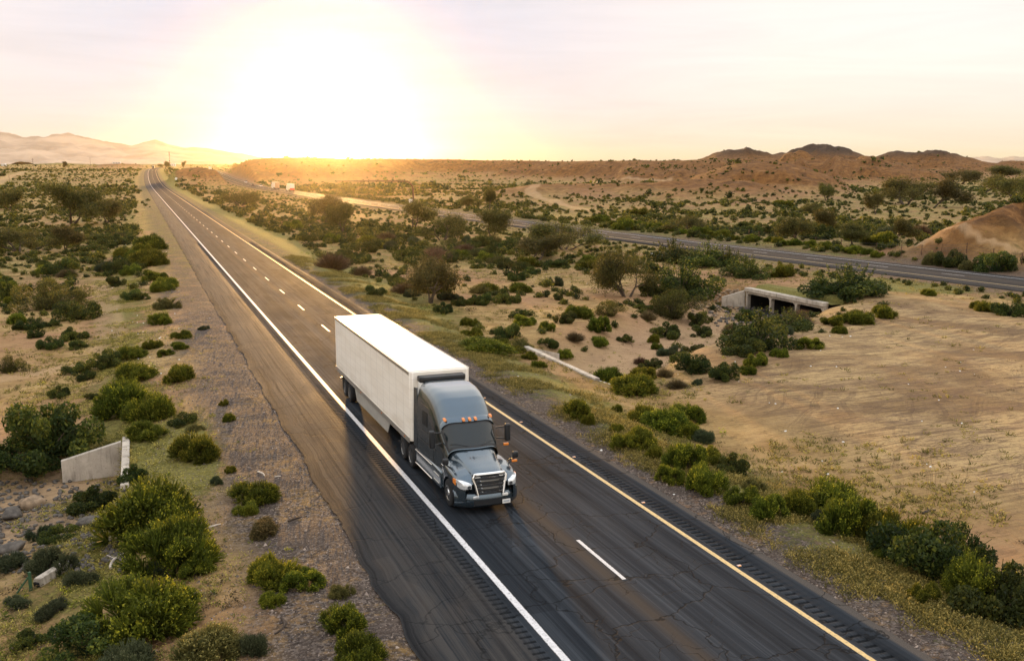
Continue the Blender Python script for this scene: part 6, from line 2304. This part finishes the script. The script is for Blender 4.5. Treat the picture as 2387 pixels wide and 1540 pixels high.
# ---- weeds and grass
def weeds(name, n, fx, label, mat, hmin, hmax, w):
    rng = np.random.default_rng(hash(name) % 1000 + 3)
    x, y, keep = fx(rng, n)
    x, y = x[keep], y[keep]
    z = HG(x, y)
    n = len(x)
    k = 9
    off = rng.normal(0, 0.07, (n, k, 2))
    p0 = np.empty((n, k, 3))
    p0[..., 0] = x[:, None] + off[..., 0]
    p0[..., 1] = y[:, None] + off[..., 1]
    p0[..., 2] = z[:, None] - 0.02
    hh = rng.uniform(hmin, hmax, (n, 1)) * rng.uniform(0.5, 1.1, (n, k))
    p1 = p0.copy()
    p1[..., :2] += off * 1.2 + rng.normal(0, 0.03, (n, k, 2))
    p1[..., 2] += hh
    tone = np.clip(rng.beta(2, 2, (n, 1)) + rng.normal(0, 0.12, (n, k)), 0, 1).ravel()
    p0, p1 = p0.reshape(-1, 3), p1.reshape(-1, 3)
    m = len(p0)
    Q = quads(p0, p1, np.full(m, w), np.full(m, w * 0.4), rng)
    Q2 = leaves(p1, rng.uniform(w * 1.2, w * 2.6, m), rng, 0.8)
    me = mesh_from_quads(name, np.concatenate([Q, Q2]), np.concatenate([tone, np.clip(tone + 0.25, 0, 1)]), mat)
    return tag(link(name, me), label, 'weeds', kind='stuff')


def f_right(rng, n):
    y = 14 + rng.random(n) ** 1.5 * 130
    x = 5.6 + np.abs(rng.normal(0, 1, n)) * 3.6
    d = sstep(-0.3, 0.2, fbm(x, y, 2.6, 3, 61)) * (1 - sstep(9, 14, x)) * sstep(5.4, 7.2, x)
    return x, y, rng.random(n) < d


def f_left(rng, n):
    y = 14 + rng.random(n) ** 1.3 * 150
    x = -15.5 + rng.normal(0, 2.6, n)
    d = sstep(0.0, 0.35, fbm(x, y, 3.0, 3, 63)) * sstep(-7.6, -11, x)
    d = np.maximum(d, 0.85 * np.exp(-((x + 12.6) / 1.6) ** 2 - ((y - 45.5) / 4.5) ** 2))
    return x, y, rng.random(n) < d


def f_mid(rng, n):
    a = rng.uniform(R(-28), R(28), n) + YAW
    r = 35 + rng.random(n) ** 1.4 * 220
    x, y = CAM[0] + np.sin(a) * r, np.cos(a) * r
    Z, hill, wd, wl, wl2, pad, lat, fl, _ = H(x, y, True)
    d = sstep(-0.08, 0.3, fbm(x, y, 7, 3, 65)) * (1 - 0.9 * pad) * (1 - np.clip(hill, 0, 1) * 0.8)
    d = np.maximum(d, np.exp(-((fl + 15) / 5.0) ** 2 - ((y - 89) / 9.0) ** 2))
    d = np.where((lat > -14) & (lat < 12), 0, d)
    d = np.where((np.abs(fl) < 8) | (wd < 4) | ((x > 51) & (x < 53.4) & (np.abs(y - 89) < 8)), 0, d)
    return x, y, rng.random(n) < d


def f_pad(rng, n):
    y = rng.uniform(18, 85, n)
    x = rng.uniform(11, 66, n)
    d = 0.35 * sstep(0.12, 0.4, fbm(x, y, 9, 3, 67))
    return x, y, rng.random(n) < d


weeds('verge_weeds', 40000, f_right, 'yellow green flowering weeds along the right edge of the near road', F_WEED, 0.06, 0.24, 0.012)
weeds('verge_weeds', 24000, f_left, 'short green weeds along the left verge and the bank above the headwall', F_WEED, 0.05, 0.16, 0.012)
weeds('desert_grass', 38000, f_mid, 'thin green grass over the sand between and beyond the carriageways', F_WEED, 0.06, 0.2, 0.02)
weeds('desert_grass', 7000, f_pad, 'sparse low dry tufts over the sandy pad', F_DRY, 0.03, 0.1, 0.012)

# ------------------------------------------------------------------ haze
def haze():
    m, nt, out = newmat('haze')
    v = nt.nodes.new('ShaderNodeVolumePrincipled')
    v.inputs['Color'].default_value = (1.0, 0.86, 0.62, 1)
    v.inputs['Density'].default_value = 0.000016
    v.inputs['Anisotropy'].default_value = 0.94
    nt.links.new(v.outputs[0], out.inputs['Volume'])
    b = MB()
    b.box(-9300, 9300, -9300, 9300, -9, 196)
    o = b.build('haze', m)
    return tag(o, kind='stuff')


haze()
